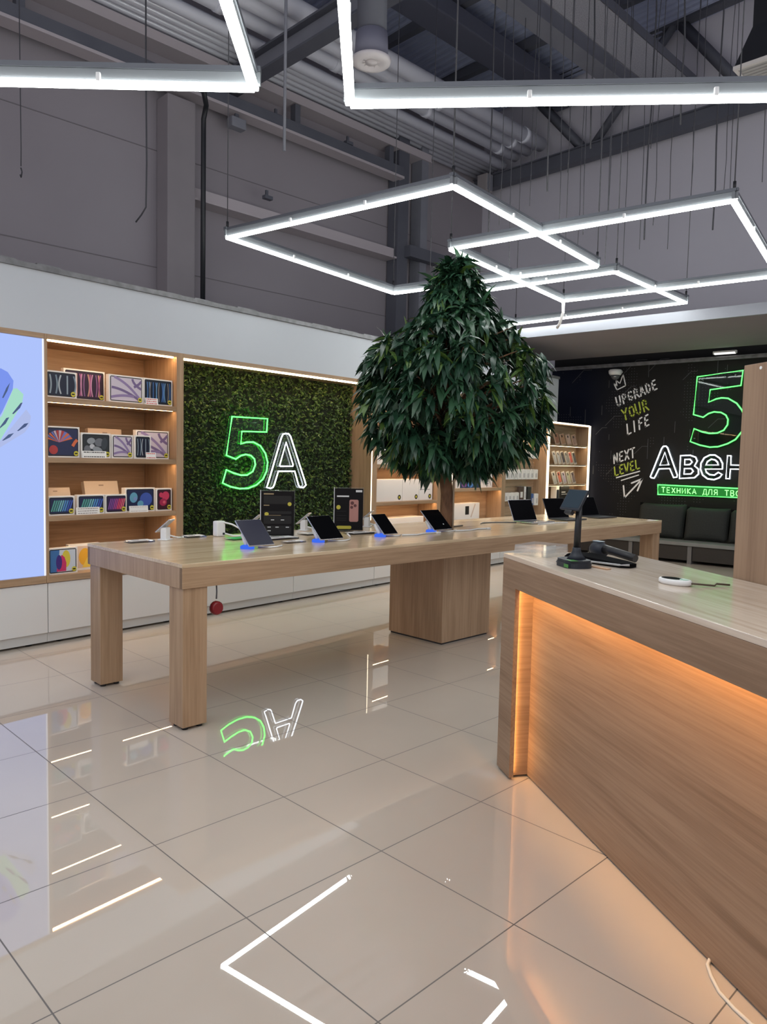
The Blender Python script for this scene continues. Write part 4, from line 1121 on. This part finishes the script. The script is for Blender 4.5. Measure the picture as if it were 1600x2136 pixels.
# phones on white stands along the wall-side edge
def phone_stand(label, x, y, rz=0.0, phone=True):
    t = on_table('phone_stand', label, 'phone stand', x, y, rz, 'phones on white stands')
    b = MB(); b.box(-.022, .022, -.03, .03, 0, .085, .008); b.build('post', white_pl, t)
    b = MB(); b.box(-.035, .035, -.042, .042, 0, .008, .003); b.build('foot_plate', white_pl, t)
    b = MB(); b.cyl((.0225, .012, .018), (.0245, .012, .018), .007, seg=10); b.build('sensor_dot', slate_pl, t)
    mt = Matrix.Translation((.0, 0, .092)) @ Matrix.Rotation(math.radians(40), 4, 'Y')
    b = MB(); b.box(-.068, .068, -.037, .037, 0, .008, .003, mt); ph = b.build('phone', silver, t)
    b = MB(); b.box(-.065, .065, -.034, .034, .008, .0087, 0, mt); b.build('phone_screen', black_gl, ph)
    b = MB(); b.tube([(-.02, -.02, .03), (-.06, -.06, .012), (-.05, -.13, .006), (.02, -.14, .006)], .005, 6); b.build('tether_cable', white_pl, t)
    return t
phone_stand('phone on a white stand at the screen end of the table', -4.53, 2.44, PI + .55)
phone_stand('phone on a white stand hidden behind the first black poster', -4.60, 3.20, PI + .55)
phone_stand('phone on a white stand behind the second tablet', -4.55, 3.63, PI + .55)
phone_stand('phone on a white stand behind the smallest tablet', -4.52, 4.28, PI + .55)
t = on_table('charging_stand', 'white charging stand with a looped white cable behind the first tablet', 'charger', -4.54, 2.86)
b = MB(); b.box(-.03, .03, -.035, .035, 0, .11, .012); b.build('body', white_pl, t)
b = MB(); b.tube([(.03, .02, .10), (.06, .07, .085), (.10, .13, .045), (.13, .17, .01), (.10, .15, .004), (.05, .08, .004), (.03, .03, .02)], .006, 8); b.build('cable_loop', white_pl, t)
b = MB(); b.box(.0305, .033, .01, .025, .012, .027); b.build('dark_port', slate_pl, t)

# clear price holders and loose white bits on the table top
def holder(label, x, y, w, l, rz=0.0, glow=None):
    t = on_table('acrylic_price_holder', label, 'price holder', x, y, rz, 'acrylic price holders')
    b = MB(); b.box(-w / 2, w / 2, -l / 2, l / 2, 0, .012, .003); b.build('acrylic_block', acr, t)
    b = MB(); b.box(-w / 2 + .008, w / 2 - .008, -l / 2 + .008, l / 2 - .008, .0125, .0132); b.build('price_slip', glow or paper, t)
    b = MB(); r = random.Random(int(x * 100 + y * 1000))
    for i in range(3): b.box(-w * .28 + i * w * .2, -w * .28 + i * w * .2 + w * .07, -l * .3, r.uniform(0, .3) * l, .0133, .0137)
    b.build('price_print', slate_pl, t)
holder('clear price holder before the phone stand at the screen end', -4.50, 2.24, .10, .17)
holder('clear price holder with white slip between the end phone stand and charger', -4.58, 2.68, .10, .15)
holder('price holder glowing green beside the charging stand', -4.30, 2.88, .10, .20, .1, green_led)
holder('clear price holder at the foot of the first black poster', -4.16, 3.10, .12, .26)
holder('clear price holder between the first and second tablets', -3.93, 3.05, .07, .16)
holder('clear price holder behind the second tablet', -4.28, 3.52, .12, .24)
holder('clear price holder at the foot of the second black poster', -4.13, 3.83, .12, .22)
for k, (lab, pts) in enumerate((('white cable trailing from the smallest tablet towards the trunk', [(-3.84, 4.0), (-3.80, 4.12), (-3.84, 4.26), (-3.82, 4.38)]),
                                ('white cable tangle beside the smallest tablet', [(-4.0, 3.62), (-4.12, 3.70), (-4.22, 3.86), (-4.10, 3.98), (-3.98, 3.92)]),
                                ('white cable lying past the foot of the trunk', [(-3.84, 4.62), (-3.81, 4.78), (-3.85, 4.92), (-3.82, 5.02)]))):
    x0, y0 = pts[0]
    t = on_table('loose_cable', lab, 'cable', x0, y0)
    b = MB(); b.tube([(x - x0, y - y0, .006) for x, y in pts], .006, 8); b.build('cord', white_pl, t)
    b = MB(); x, y = pts[-1]; b.box(x - x0 - .012, x - x0 + .012, y - y0 - .02, y - y0 + .03, 0, .014, .004); b.build('plug', white_pl, t)
o = MB(); o.box(-.012, .012, -.08, .08, 0, .012, .003)
tag(o.build('dark_stylus', mat('stylus_grey', (.16, .13, .11), .4), loc=t2w(-4.12, 4.98, TZ), rz=TH + .15), 'dark slim stick lying on the table just past the trunk', 'stylus')

# black poster stands
def poster(label, x, y, w, h, rz, draw):
    t = on_table('poster_stand', label, 'poster stand', x, y, rz, 'black poster stands on the table')
    b = MB(); b.box(-.008, .0, -w / 2 - .006, w / 2 + .006, 0, h + .008, .002); b.build('acrylic_sleeve', acr, t)
    b = MB(); b.box(-.06, .05, -w / 2, w / 2, 0, .005); b.build('acrylic_foot', acr, t)
    b = MB(); b.box(.0005, .0015, -w / 2, w / 2, .008, h); b.build('black_sheet', mat('poster_black', (.010, .009, .010), .5, 0, .1), t)
    b = MB(); b.box(.0005, .0018, -w / 2 - .006, -w / 2, .0, h + .008); b.build('bright_edge', mat('sleeve_edge', (.55, .55, .58), .3), t)
    draw(t, w, h)
g1 = mat('poster_grey', (.026, .025, .025), .5, 0, .1); g2 = mat('poster_gold', (.30, .22, .12), .4); g3 = mat('poster_pink', (.42, .20, .17), .4); g4 = mat('poster_yellow', (.48, .42, .05), .4); g5 = mat('poster_white', (.62, .62, .62), .4)
def draw1(t, w, h):
    b = MB()
    for z0, z1 in ((.72, .90), (.50, .56), (.28, .46), (.05, .24)):
        b.prism([(.0018, y, z) for y, z in round_rect(-w * .42, w * .42, h * z0, h * z1, .008)], (.0003, 0, 0))
    b.build('grey_fields', g1, t)
    b = MB(); b.box(.0023, .0026, -w * .42, -w * .12, h * .925, h * .955); b.box(.0023, .0026, -w * .42, -w * .25, h * .68, h * .70); b.box(.0023, .0026, -w * .40, w * .1, h * .465, h * .475); b.build('gold_print', g2, t)
    b = MB(); blob(b, w * .36, h * .72, .014, .014, .0027); blob(b, -w * .33, h * .50, .015, .012, .0027); b.build('yellow_badges', g4, t)
    b = MB()
    for u, v in ((-.3, .2), (-.06, .2), (.25, .2), (-.3, .12), (-.2, .36), (.1, .36)): b.box(.0024, .0027, w * u, w * (u + .1), h * v, h * (v + .018))
    b.build('pale_print', g5, t)
def draw2(t, w, h):
    b = MB(); b.prism([(.0018, y, z) for y, z in round_rect(w * .02, w * .34, h * .22, h * .74, .012)], (.0003, 0, 0)); ph = b.build('printed_phone', g3, t)
    b = MB(); blob(b, w * .12, h * .66, .014, .014, .0024); blob(b, w * .22, h * .60, .012, .012, .0024); blob(b, w * .10, h * .56, .012, .012, .0024); b.build('printed_lenses', mat('poster_wine', (.10, .03, .03), .4), ph)
    b = MB(); b.box(.0018, .0021, -w * .42, w * .0, h * .80, h * .835); b.box(.0018, .0021, w * .24, w * .46, h * .915, h * .965); b.build('pale_print', g5, t)
    b = MB(); b.prism([(.0018, y, z) for y, z in round_rect(-w * .42, w * .10, h * .05, h * .125, .010)], (.0003, 0, 0)); blob(b, -w * .36, h * .56, .017, .017, .002); b.build('yellow_badges', g4, t)
    b = MB()
    for v in (.46, .36, .30, .25): b.box(.0018, .0021, -w * .42, -w * .08, h * v, h * (v + .012))
    b.build('grey_print', g1, t)
poster('black poster stand with gold and grey fields, before the neon letter', -4.30, 3.19, .235, .325, -.62, draw1)
poster('black poster stand with a pink phone picture and yellow button', -4.33, 3.90, .225, .335, -.62, draw2)

# laptops at the far end
def laptop(label, x, y, rz, w, m_base, m_lid):
    t = on_table('laptop', label, 'laptop', x, y, rz, 'open laptops at the end of the table')
    d = .22
    b = MB(); b.box(0, d, -w / 2, w / 2, .004, .016, .004); b.build('keyboard_base', m_base, t)
    b = MB(); b.box(.03, .12, -w * .42, w * .42, .0162, .0168); b.build('keys', black_pl, t)
    b = MB(); b.box(.14, .205, -w * .18, w * .18, .0162, .0166); b.build('touch_pad', alu_dk, t)
    mt = Matrix.Translation((.0, 0, .014)) @ Matrix.Rotation(math.radians(-24), 4, 'Y')
    b = MB(); b.box(-.007, 0, -w / 2, w / 2, 0, .215, .003, mt); lid = b.build('lid', m_lid, t)
    b = MB(); b.box(.0004, .0012, -w / 2 + .005, w / 2 - .005, .006, .210, 0, mt); b.build('screen', black_gl, lid)
dark_alu = mat('dark_aluminium', (.10, .10, .11), .35, .7)
laptop('open laptop with a silver base, nearer the trunk than the other two', -4.10, 5.98, -.12, .33, silver, silver)
laptop('open dark laptop in the middle of the three, behind the payment screen', -4.12, 6.60, -.12, .33, dark_alu, dark_alu)
laptop('open dark laptop at the very end of the table by the dark mural', -4.12, 7.22, -.10, .33, dark_alu, dark_alu)
for lab, pts in (('grey cable trailing from the silver laptop towards the trunk', [(-4.08, 5.80), (-4.20, 5.62), (-4.22, 5.46), (-4.16, 5.36)]),
                 ('white cable along the edge before the silver laptop', [(-3.84, 5.80), (-3.83, 5.98), (-3.84, 6.12), (-3.80, 6.24)])):
    x0, y0 = pts[0]
    o = MB(); o.tube([(x - x0, y - y0, .005) for x, y in pts], .005, 6)
    tag(o.build('loose_cable', alu_dk if 'grey' in lab else white_pl, loc=t2w(x0, y0, TZ), rz=TH), lab, 'cable')

# red security tag hanging below the table edge
t = thing('security_tag', 'red security tag hanging from a grey cord under the table edge', 'tag', t2w(-3.50, 2.19, .63), TH)
b = MB(); b.tube([(0, 0, .135), (.004, 0, .09), (0, 0, .05)], .004, 6); b.build('cord', alu_dk, t)
b = MB(); b.tube([(-.022, 0, 0), (-.010, 0, 0), (.010, 0, 0), (.022, 0, 0)], [.030, .038, .038, .030], 14); b.build('tag_body', mat('tag_red', (.20, .010, .015), .35), t)

# ---------------------------------------------------------------- service counter
CA = math.radians(-37)
CO = Vector((-1.80, 3.028, 0))
def cw(a, d, z=0.0):
    return (CO.x + a * math.cos(CA) - d * math.sin(CA), CO.y + a * math.sin(CA) + d * math.cos(CA), z)
CZ = 1.035
t = thing('service_counter', 'brown oak service counter with a recessed front lit warm from under its top', 'counter', tuple(CO), CA)
b = MB(); b.box(0, 3.6, 0, .62, CZ - .02, CZ, .002); b.build('counter_top', ctop, t)
b = MB(); b.box(0, 3.6, 0, .022, .890, CZ - .0205, .001); b.build('front_fascia', coak['X'], t)
b = MB(); b.box(.022, 3.6, .022, .62, .956, CZ - .0205); b.build('top_core', coak['X'], t)
b = MB(); b.box(0, .15, 0, .022, .012, .890, .001); b.build('end_leg', coak['X'], t)
b = MB(); b.box(0, .128, .022, .62, .012, .955, .001); b.build('end_panel', coak['Y'], t)
b = MB(); b.box(.134, .142, .0222, .025, .03, .88); b.build('led_strip', led_amber_low, t)
b = MB(); b.box(0.002, .022, .022, .62, .890, CZ - .0205); b.build('end_fascia', coak['X'], t)
b = MB(); b.box(.128, 3.6, .10, .122, .008, .956); b.build('front_panel', coak['X'], t)
b = MB(); b.box(.15, 3.6, .12, .60, 0, .02); b.build('plinth', black_pl, t)
b = MB(); b.box(.17, 3.58, .0225, .036, .950, .956); b.build('led_strip', led_amber, t)
t = thing('counter_upright', 'tall plain oak panel standing behind the service counter', 'panel', cw(.785, .625), CA)
b = MB(); b.box(0, 1.6, 0, .30, .0, 1.845, .003); b.build('panel_body', wood('upright_oak', CD, CM, CL, 'Z', .4), t)
b = MB(); b.cyl((.09, -.002, 1.826), (.09, .004, 1.826), .006, seg=12); b.build('highlight_spot', white_pl, t)  # white disc paints the small spot highlight near the panel top

def on_counter(name, label, cat, a, d, rz=0.0, group=None):
    return thing(name, label, cat, cw(a, d, CZ), CA + rz, group)
# stack of clear acrylic trays near the counter's corner
for k in range(3):
    t = on_counter('acrylic_tray', ('lowest', 'middle', 'topmost')[k] + ' clear acrylic tray of the stack at the counter corner', 'tray', .075, .155, .62 + .03 * k, 'clear acrylic trays on the counter')
    z = .016 * k + .0005
    b = MB(); b.box(-.085, .085, -.10, .10, z, z + .003); b.build('tray_base', frost, t)
    b = MB()
    for qd in ((-.085, .085, -.10, -.096), (-.085, .085, .096, .10), (-.085, -.081, -.096, .096), (.081, .085, -.096, .096)): b.box(*qd, z + .003, z + .0155)
    b.build('tray_rim', frost, t)
# payment screen on a pole
t = on_counter('payment_terminal', 'tall dark payment screen on a pole with a rounded base on the counter', 'payment terminal', .455, .125)
b = MB()
pts = round_rect(-.075, .075, -.058, .058, .045, 8)
lo = [(x, y) for x, y in pts]
b.prism([(x, y, 0) for x, y in lo], (0, 0, .022)); b.prism([(x * .96, y * .95, .022) for x, y in lo], (0, 0, .010)); b.build('base', slate_pl, t)
b = MB(); b.lathe([(.040, .032), (.026, .048), (.018, .065), (.0165, .08)], (0, .01, 0), 20); b.build('pole_collar', slate_pl, t)
b = MB(); b.cyl((0, .01, .06), (.004, .012, .262), .0145, .0125, 16); b.build('pole', black_pl, t)
b = MB(); b.prism([(x, -.0595, z) for x, z in ((.030, .004), (.068, .004), (.068, .018), (.030, .018))], (0, -.001, 0)); b.box(.03, .075, -.052, -.02, .0322, .0328); b.build('green_sticker', green_tag, t)
mt = Matrix.Translation((-.008, -.01, .275)) @ Matrix.Rotation(math.radians(16), 4, 'Z') @ Matrix.Rotation(math.radians(-32), 4, 'X')
b = MB(); b.box(-.056, .056, 0, .012, -.045, .052, .004, mt); sh = b.build('screen_housing', slate_pl, t)
b = MB(); b.box(-.050, .050, -.0008, -.0002, -.036, .047, 0, mt); b.build('screen', mat('terminal_screen', (.02, .03, .04), .2, 0, .25, (.10, .16, .22), .09), sh)
b = MB(); b.box(-.03, .03, .012, .03, -.03, .02, .005, mt); b.build('tilt_bracket', black_pl, sh)
b = MB(); b.box(-.02, .02, .0, .02, -.062, -.045, .004, mt); b.build('card_slot', black_pl, sh)
b = MB(); b.tube([(-.06, .03, .03), (-.10, .03, .02), (-.14, .01, .006), (-.12, -.02, .004)], .003, 6); b.build('power_lead', alu_dk, t)
# handheld scanner lying behind
t = on_counter('barcode_scanner', 'dark handheld scanner lying behind the payment pole', 'scanner', .245, .385, .20)
b = MB(); b.tube([(-.085, 0, .034), (-.06, 0, .040), (-.03, 0, .040), (.0, 0, .038)], [.022, .036, .036, .026], 16); b.build('scanner_head', slate_pl, t)
b = MB(); b.tube([(-.01, 0, .045), (.05, .0, .042), (.12, .01, .032), (.175, .015, .024)], [.022, .019, .019, .017], 12); b.build('handle', black_pl, t)
b = MB(); b.tube([(-.085, 0, .034), (-.095, 0, .034)], [.021, .019], 14); b.build('scanner_window', black_gl, t)
b = MB(); b.box(-.07, -.02, -.015, .015, .074, .078, .002); b.build('pale_top', mat('scanner_grey', (.28, .34, .38), .4), t)
# soft black case with a grey edge
t = on_counter('black_case', 'flat soft black case with a grey edge beside the payment pole', 'case', .37, .30, .34)
b = MB()
pts = [(-.15, -.07), (.14, -.045), (.165, -.02), (.165, .02), (.10, .055), (-.12, .07), (-.16, .03)]
lo = [b.bm.verts.new((x, y, .003)) for x, y in pts]; mi = [b.bm.verts.new((x, y, .018)) for x, y in pts]; hi = [b.bm.verts.new((x * .93, y * .85, .030 - .012 * (x > .05))) for x, y in pts]
n = len(pts)
for A, B in ((lo, mi), (mi, hi)):
    for i in range(n): b.bm.faces.new((A[i], A[(i + 1) % n], B[(i + 1) % n], B[i]))
b.bm.faces.new(lo[::-1]); b.bm.faces.new(hi)
b.build('case_body', mat('case_fabric', (.004, .004, .005), .9, 0, .05), t)
b = MB(); b.tube([(-.15, -.073, .008), (0, -.062, .010), (.13, -.048, .012), (.165, -.022, .014)], .0045, 6); b.build('grey_edge', mat('edge_grey', (.42, .42, .43), .5), t)
o = MB(); o.box(-.045, .045, -.013, .013, .0, .005, .002)
tag(o.build('tan_strip', mat('tan_leather', (.50, .30, .18), .6), loc=cw(.515, .215, CZ), rz=CA + .25), 'small tan strip lying between the payment base and black case', 'strip')
# white puck and cord
t = on_counter('card_reader', 'rounded white card reader with dark top and a cord on the counter', 'card reader', .915, .285, .45)
b = MB()
for k in range(1):
    ell = [(.062 * math.cos(a), .036 * math.sin(a)) for a in [2 * PI * i / 28 for i in range(28)]]
    rings = []
    for s, z in ((.86, 0), (1, .006), (1, .016), (.93, .021)):
        rings.append([b.bm.verts.new((x * s, y * s, z)) for x, y in ell])
    for A, B in zip(rings, rings[1:]):
        for i in range(28):
            f = b.bm.faces.new((A[i], A[(i + 1) % 28], B[(i + 1) % 28], B[i])); f.smooth = True
    b.bm.faces.new(rings[0][::-1]); b.bm.faces.new(rings[-1])
b.build('shell', white_pl, t)
b = MB(); b.prism([(-.012 + .040 * math.cos(a), .027 * math.sin(a), .0212) for a in [2 * PI * i / 24 for i in range(24)]], (0, 0, .0006)); b.build('dark_top', black_gl, t)
b = MB(); b.prism([(.034 + .016 * math.cos(a), .013 * math.sin(a), .0214) for a in [2 * PI * i / 20 for i in range(20)]], (0, 0, .0012)); b.build('round_button', mat('reader_mint', (.45, .70, .58), .3), t)
b = MB(); b.tube([(.06, 0, .012), (.075, .02, .010), (.09, .055, .006), (.11, .07, .005), (.10, .10, .008), (.135, .13, .006)], .0035, 6); b.build('cord', mat('cord_brown', (.10, .07, .05), .5), t)

# white cord on the floor at the counter's foot
t = thing('floor_cord', 'white cord coming out under the counter across the tiles', 'cable', (-.52, 2.12, 0))
b = MB(); b.tube([(x + .52, y - 2.12, z) for x, y, z in ((-.545, 2.30, .012), (-.592, 2.262, .010), (-.590, 2.22, .006), (-.567, 2.177, .0055), (-.530, 2.125, .0055), (-.48, 2.085, .0055), (-.43, 2.055, .0055), (-.34, 2.02, .0055))], .0055, 8); b.build('cord', mat('cord_white', (.72, .68, .60), .4), t)

# ---------------------------------------------------------------- mural: lettering, neon, bench
GL_ = {
 'U': [[(.1, 1), (.08, .3), (.2, .02), (.5, -.02), (.75, .2), (.85, 1)]],
 'P': [[(.15, 0), (.2, 1), (.7, .95), (.85, .72), (.65, .5), (.2, .45)]],
 'G': [[(.85, .85), (.55, 1), (.2, .8), (.1, .35), (.35, 0), (.75, .08), (.85, .42), (.5, .42)]],
 'R': [[(.15, 0), (.2, 1), (.7, .96), (.82, .72), (.6, .5), (.2, .46)], [(.45, .48), (.9, 0)]],
 'A': [[(.05, 0), (.48, 1), (.9, 0)], [(.2, .32), (.78, .34)]],
 'D': [[(.15, 0), (.18, 1), (.6, .92), (.85, .5), (.6, .05), (.15, 0)]],
 'E': [[(.8, 1), (.2, .96), (.15, 0), (.8, .03)], [(.18, .5), (.68, .53)]],
 'Y': [[(.05, 1), (.45, .5), (.4, 0)], [(.9, 1), (.45, .5)]],
 'O': [[(.5, 1), (.15, .75), (.12, .25), (.45, 0), (.82, .22), (.86, .75), (.5, 1)]],
 'L': [[(.2, 1), (.15, 0), (.8, .04)]],
 'I': [[(.4, 1), (.36, 0)]],
 'F': [[(.8, 1), (.2, .96), (.15, 0)], [(.18, .5), (.65, .53)]],
 'N': [[(.12, 0), (.15, 1), (.78, .02), (.85, 1)]],
 'X': [[(.1, 1), (.85, 0)], [(.88, 1), (.08, 0)]],
 'T': [[(.05, .96), (.92, 1)], [(.5, .98), (.46, 0)]],
 'V': [[(.05, 1), (.42, 0), (.9, 1)]],
 'Т': [[(.05, 1), (.95, 1)], [(.5, 1), (.5, 0)]],
 'Е': [[(.85, 1), (.15, 1), (.15, 0), (.85, 0)], [(.15, .5), (.75, .5)]],
 'Х': [[(.08, 1), (.92, 0)], [(.92, 1), (.08, 0)]],
 'Н': [[(.12, 0), (.12, 1)], [(.88, 0), (.88, 1)], [(.12, .5), (.88, .5)]],
 'И': [[(.12, 1), (.12, 0), (.88, 1), (.88, 0)]],
 'К': [[(.15, 0), (.15, 1)], [(.88, 1), (.18, .5), (.9, 0)]],
 'А': [[(.05, 0), (.5, 1), (.95, 0)], [(.2, .33), (.8, .33)]],
 'Д': [[(.0, -.15), (.0, .05), (1, .05), (1, -.15)], [(.15, .05), (.35, 1), (.82, 1), (.82, .05)]],
 'Л': [[(.05, 0), (.3, 1), (.88, 1), (.88, 0)]],
 'Я': [[(.85, 0), (.85, 1), (.3, 1), (.12, .75), (.3, .48), (.85, .48)], [(.45, .48), (.1, 0)]],
 'В': [[(.12, 0), (.12, 1), (.7, 1), (.82, .76), (.65, .53), (.12, .53)], [(.65, .53), (.9, .27), (.7, 0), (.12, 0)]],
 'О': [[(.5, 1), (.15, .8), (.08, .5), (.15, .2), (.5, 0), (.85, .2), (.92, .5), (.85, .8), (.5, 1)]],
}
def stroke(b, P, w, y):
    """brush stroke: flat bar with rounded ends lying on the wall at depth y; P = (x, z)"""
    for i in range(len(P) - 1):
        a, c = Vector(P[i]), Vector(P[i + 1])
        d = (c - a); L = d.length
        if L < 1e-5: continue
        d /= L; n = Vector((-d.y, d.x)) * w
        pts = []
        for k in range(5):
            an = PI / 2 + PI * k / 4; q_ = a + d * (w * math.cos(an)) + n.normalized() * (w * math.sin(an)); pts.append(q_)
        for k in range(5):
            an = -PI / 2 + PI * k / 4; q_ = c + d * (w * math.cos(an)) + n.normalized() * (w * math.sin(an)); pts.append(q_)
        b.prism([(p.x, y, p.y) for p in pts], (0, -.0015, 0))
WY = 12.0495
chalk = mat('chalk_white', (.88, .88, .88), .7); lime = mat('lime_paint', (.50, .60, .07), .7)
def lettering(parent, name, word, q3, m, w):
    o_, e_, u_ = Vector(q3[0]), Vector(q3[1]), Vector(q3[2])
    ex = (e_ - o_); ey = (u_ - o_); n = len(word)
    b = MB()
    for i, ch in enumerate(word):
        for s in GL_[ch]:
            stroke(b, [o_ + ex * ((i + .06 + p[0] * .86) / n) + ey * p[1] for p in s], w, WY)
    return b.build(name, m, parent)
mu = thing('mural_lettering', 'white and lime brush lettering UPGRADE YOUR LIFE NEXT LEVEL on the dark wall', 'lettering', (0, 0, 0))
lettering(mu, 'word_upgrade', 'UPGRADE', T_UPGRADE, chalk, .0125); lettering(mu, 'word_your', 'YOUR', T_YOUR, lime, .0125); lettering(mu, 'word_life', 'LIFE', T_LIFE, chalk, .0125)
lettering(mu, 'word_next', 'NEXT', T_NEXT, chalk, .0115); lettering(mu, 'word_level', 'LEVEL', T_LEVEL, lime, .0115)
b = MB(); stroke(b, K_UL1, .010, WY); stroke(b, K_UL2, .009, WY); b.build('underlines', chalk, mu)
b = MB(); stroke(b, K_ARROW, .013, WY); stroke(b, K_ARROW2, .013, WY); b.build('arrow', chalk, mu)
b = MB(); stroke(b, K_CROWN, .009, WY); b.build('crown_doodle', chalk, mu)
line_m = mat('circuit_print', (.06, .06, .065), .6)
r = random.Random(4)
for k in range(46):
    x = r.uniform(-6.1, -2.4); z = r.uniform(1.1, 3.0); b = MB()
    if k % 3 == 0:
        L = r.uniform(.15, .4); stroke(b, [(x, z), (x + L * .7, z + L * .7), (x + L * 1.2, z + L * .7)], .004, WY + .0003)
    else:
        stroke(b, [(x, z), (x, z + r.uniform(.08, .35))], .004, WY + .0003)
    b.build('circuit_line', line_m, mu)


OM = (-3.7, 12.0, 2.0)
t = thing('neon_wall_sign', 'large neon sign on the dark wall with green 5 over white letters Авен', 'neon sign', OM)
sgn2 = clear('sign_acrylic_dark', (.80, .84, .84), .0, .02, .4)
neon(t, 'numeral_tube', M5, 'y', 11.99, neon_g2, .0105, OM, True, sgn2, .03)
for nm, p in (('letter_tube', MA), ('letter_tube', MI), ('letter_tube', MB_), ('letter_tube', MC_), ('letter_tube', MD_), ('letter_tube', ME_), ('letter_tube', MF_), ('letter_tube', MN_)):
    neon(t, nm, p, 'y', 11.99, neon_w, .0105, OM, p in (MA, MB_, ME_, MN_), sgn2, .03)
for x, z in ((-3.72, 2.8), (-3.25, 2.85), (-3.8, 1.9), (-4.2, 1.5), (-3.6, 1.5), (-3.15, 1.5)):
    b = MB(); b.cyl((x - OM[0], .045, z - 2), (x - OM[0], -.005, z - 2), .008, seg=6); b.build('standoff_pin', alu, t)
t = thing('neon_strapline', 'glowing green neon strip reading ТЕХНИКА ДЛЯ under the white neon letters', 'neon sign', OM)
q4 = MBOX
b = MB(); b.prism([(x - OM[0], .03, z - 2) for x, z in q4], (0, .006, 0)); b.build('green_plate', neon_box, t)
b = MB(); b.tube([(x - OM[0], .0, z - 2) for x, z in q4], .012, 8, closed=True); b.build('border_tube', neon_g2, t)
b = MB()
P0, P1, P3 = Vector(q4[0]), Vector(q4[1]), Vector(q4[3]); ex = P1 - P0; ey = P0 - P3
txt = 'ТЕХНИКА ДЛЯ ТВО'
for i, ch in enumerate(txt):
    if ch == ' ': continue
    for s in GL_[ch]:
        pts = [P3 + ex * (.045 + (i + p[0] * .78) / len(txt) * .97) + ey * (.24 + p[1] * .52) for p in s]
        b.tube([(p.x - OM[0], .005, p.y - 2) for p in pts], .0065, 6)
b.build('lettering_tube', emit('neon_green_small', (.22, 1.0, .20), 3.0), t)

# wall bench and cushions
BZ = .325
t = thing('wall_bench', 'low dark bench with a grey seat along the dark mural wall', 'bench', (-3.7, 11.75, 0))
bm_ = mat('bench_front', (.022, .017, .014), .5)
b = MB(); b.box(-1.75, 1.9, -.33, .29, BZ - .055, BZ, .006); b.build('seat_board', noisy('bench_seat', (.16, .16, .155), (.20, .20, .19), (2, 2, 2), .5, 1), t)
for k in range(4):
    x0 = -1.73 + k * .905
    b = MB(); b.box(x0 + .05, x0 + .88, -.30, -.28, .05, BZ - .06, .003); b.build('front_panel', bm_, t)
for k in range(5):
    x0 = -1.73 + k * .905 - .02
    b = MB(); b.box(x0, x0 + .06, -.31, .28, 0, BZ - .055); b.build('upright', mat('bench_upright', (.14, .13, .125), .6), t)
def cushion(label, x, w, h, lean, dark=False, rz=0.0):
    b = MB(); nx, nz = 12, 10
    def pt(i, j, s):
        u = i / nx * 2 - 1; v = j / nz * 2 - 1
        edge = max(0, (1 - u * u)) ** .4 * max(0, (1 - v * v)) ** .4
        pin = 1 + .06 * (u * u * v * v) - .035 * (1 - abs(u)) * 0
        return Vector((u * w / 2 * (1 - .05 * (1 - v * v) * 0 + .03 * v * v), s * .085 * edge, (v * h / 2) * (1 + .05 * u * u) + h / 2 + .01))
    for s in (-1, 1):
        g = [[b.bm.verts.new(pt(i, j, s)) for j in range(nz + 1)] for i in range(nx + 1)]
        for i in range(nx):
            for j in range(nz):
                f = b.bm.faces.new((g[i][j], g[i + 1][j], g[i + 1][j + 1], g[i][j + 1])); f.smooth = True
    bmesh.ops.remove_doubles(b.bm, verts=b.bm.verts, dist=.0005)
    b.bm.transform(Matrix.Rotation(lean, 4, 'X'))
    o = b.build('bench_cushion', noisy('cushion_cloth' + ('_b' if dark else ''), (.020, .022, .020), (.028, .030, .027), (1, 1, 1), .9, 60, 0, .2), loc=(x, 11.80, BZ + .003), rz=rz)
    tag(o, label, 'cushion', 'dark cushions on the wall bench')
cushion('dark grey cushion on the bench, the one behind the table end', -4.20, .72, .53, -.22)
cushion('dark grey cushion in the middle of the bench, under the green strip', -3.50, .62, .50, -.20, False, .05)
cushion('dark grey cushion on the bench beside the tall oak panel', -2.86, .62, .49, -.20)

# camera dome and emergency lamp under the soffit
cx, cz = CCTV[0][0], CCTV[0][2]
t = thing('security_camera', 'white dome security camera above the crown doodle on the dark wall', 'security camera', (cx, 11.86, cz - .02))
b = MB(); b.box(-.05, .05, .0, .19, .05, .085, .01); b.build('mount_arm', white_pl, t)
b = MB(); b.lathe([(.0, .09), (.09, .09), (.11, .07), (.105, .03), (.085, .0), (0, .0)], (0, 0, 0), 24); b.build('housing', white_pl, t)
b = MB(); b.lathe([(.075, .0), (.07, -.03), (.05, -.06), (.02, -.078), (0, -.08)], (0, 0, 0), 20); b.build('lens_dome', mat('smoked_dome', (.10, .10, .11), .1), t)
b = MB(); b.lathe([(0, -.005), (.02, -.005), (.02, .0), (0, 0)], (.03, -.075, -.03), 10); b.build('status_light', white_pl, t)
t = thing('emergency_lamp', 'slim white emergency lamp fixed under the grey soffit', 'lamp', (-3.40, 11.955, 3.165))
b = MB(); b.box(-.17, .17, -.03, .03, 0, .045, .008); b.build('lamp_body', white_pl, t)
b = MB(); b.box(-.15, .15, -.031, .02, -.006, .02, .004); b.build('diffuser', emit('lamp_diffuser', (1, .98, .95), 1.2), t)
for s in (-1, 1):
    b = MB(); b.box(.1 * s - .01, .1 * s + .01, -.01, .01, .04, .05); b.build('clip', alu, t)
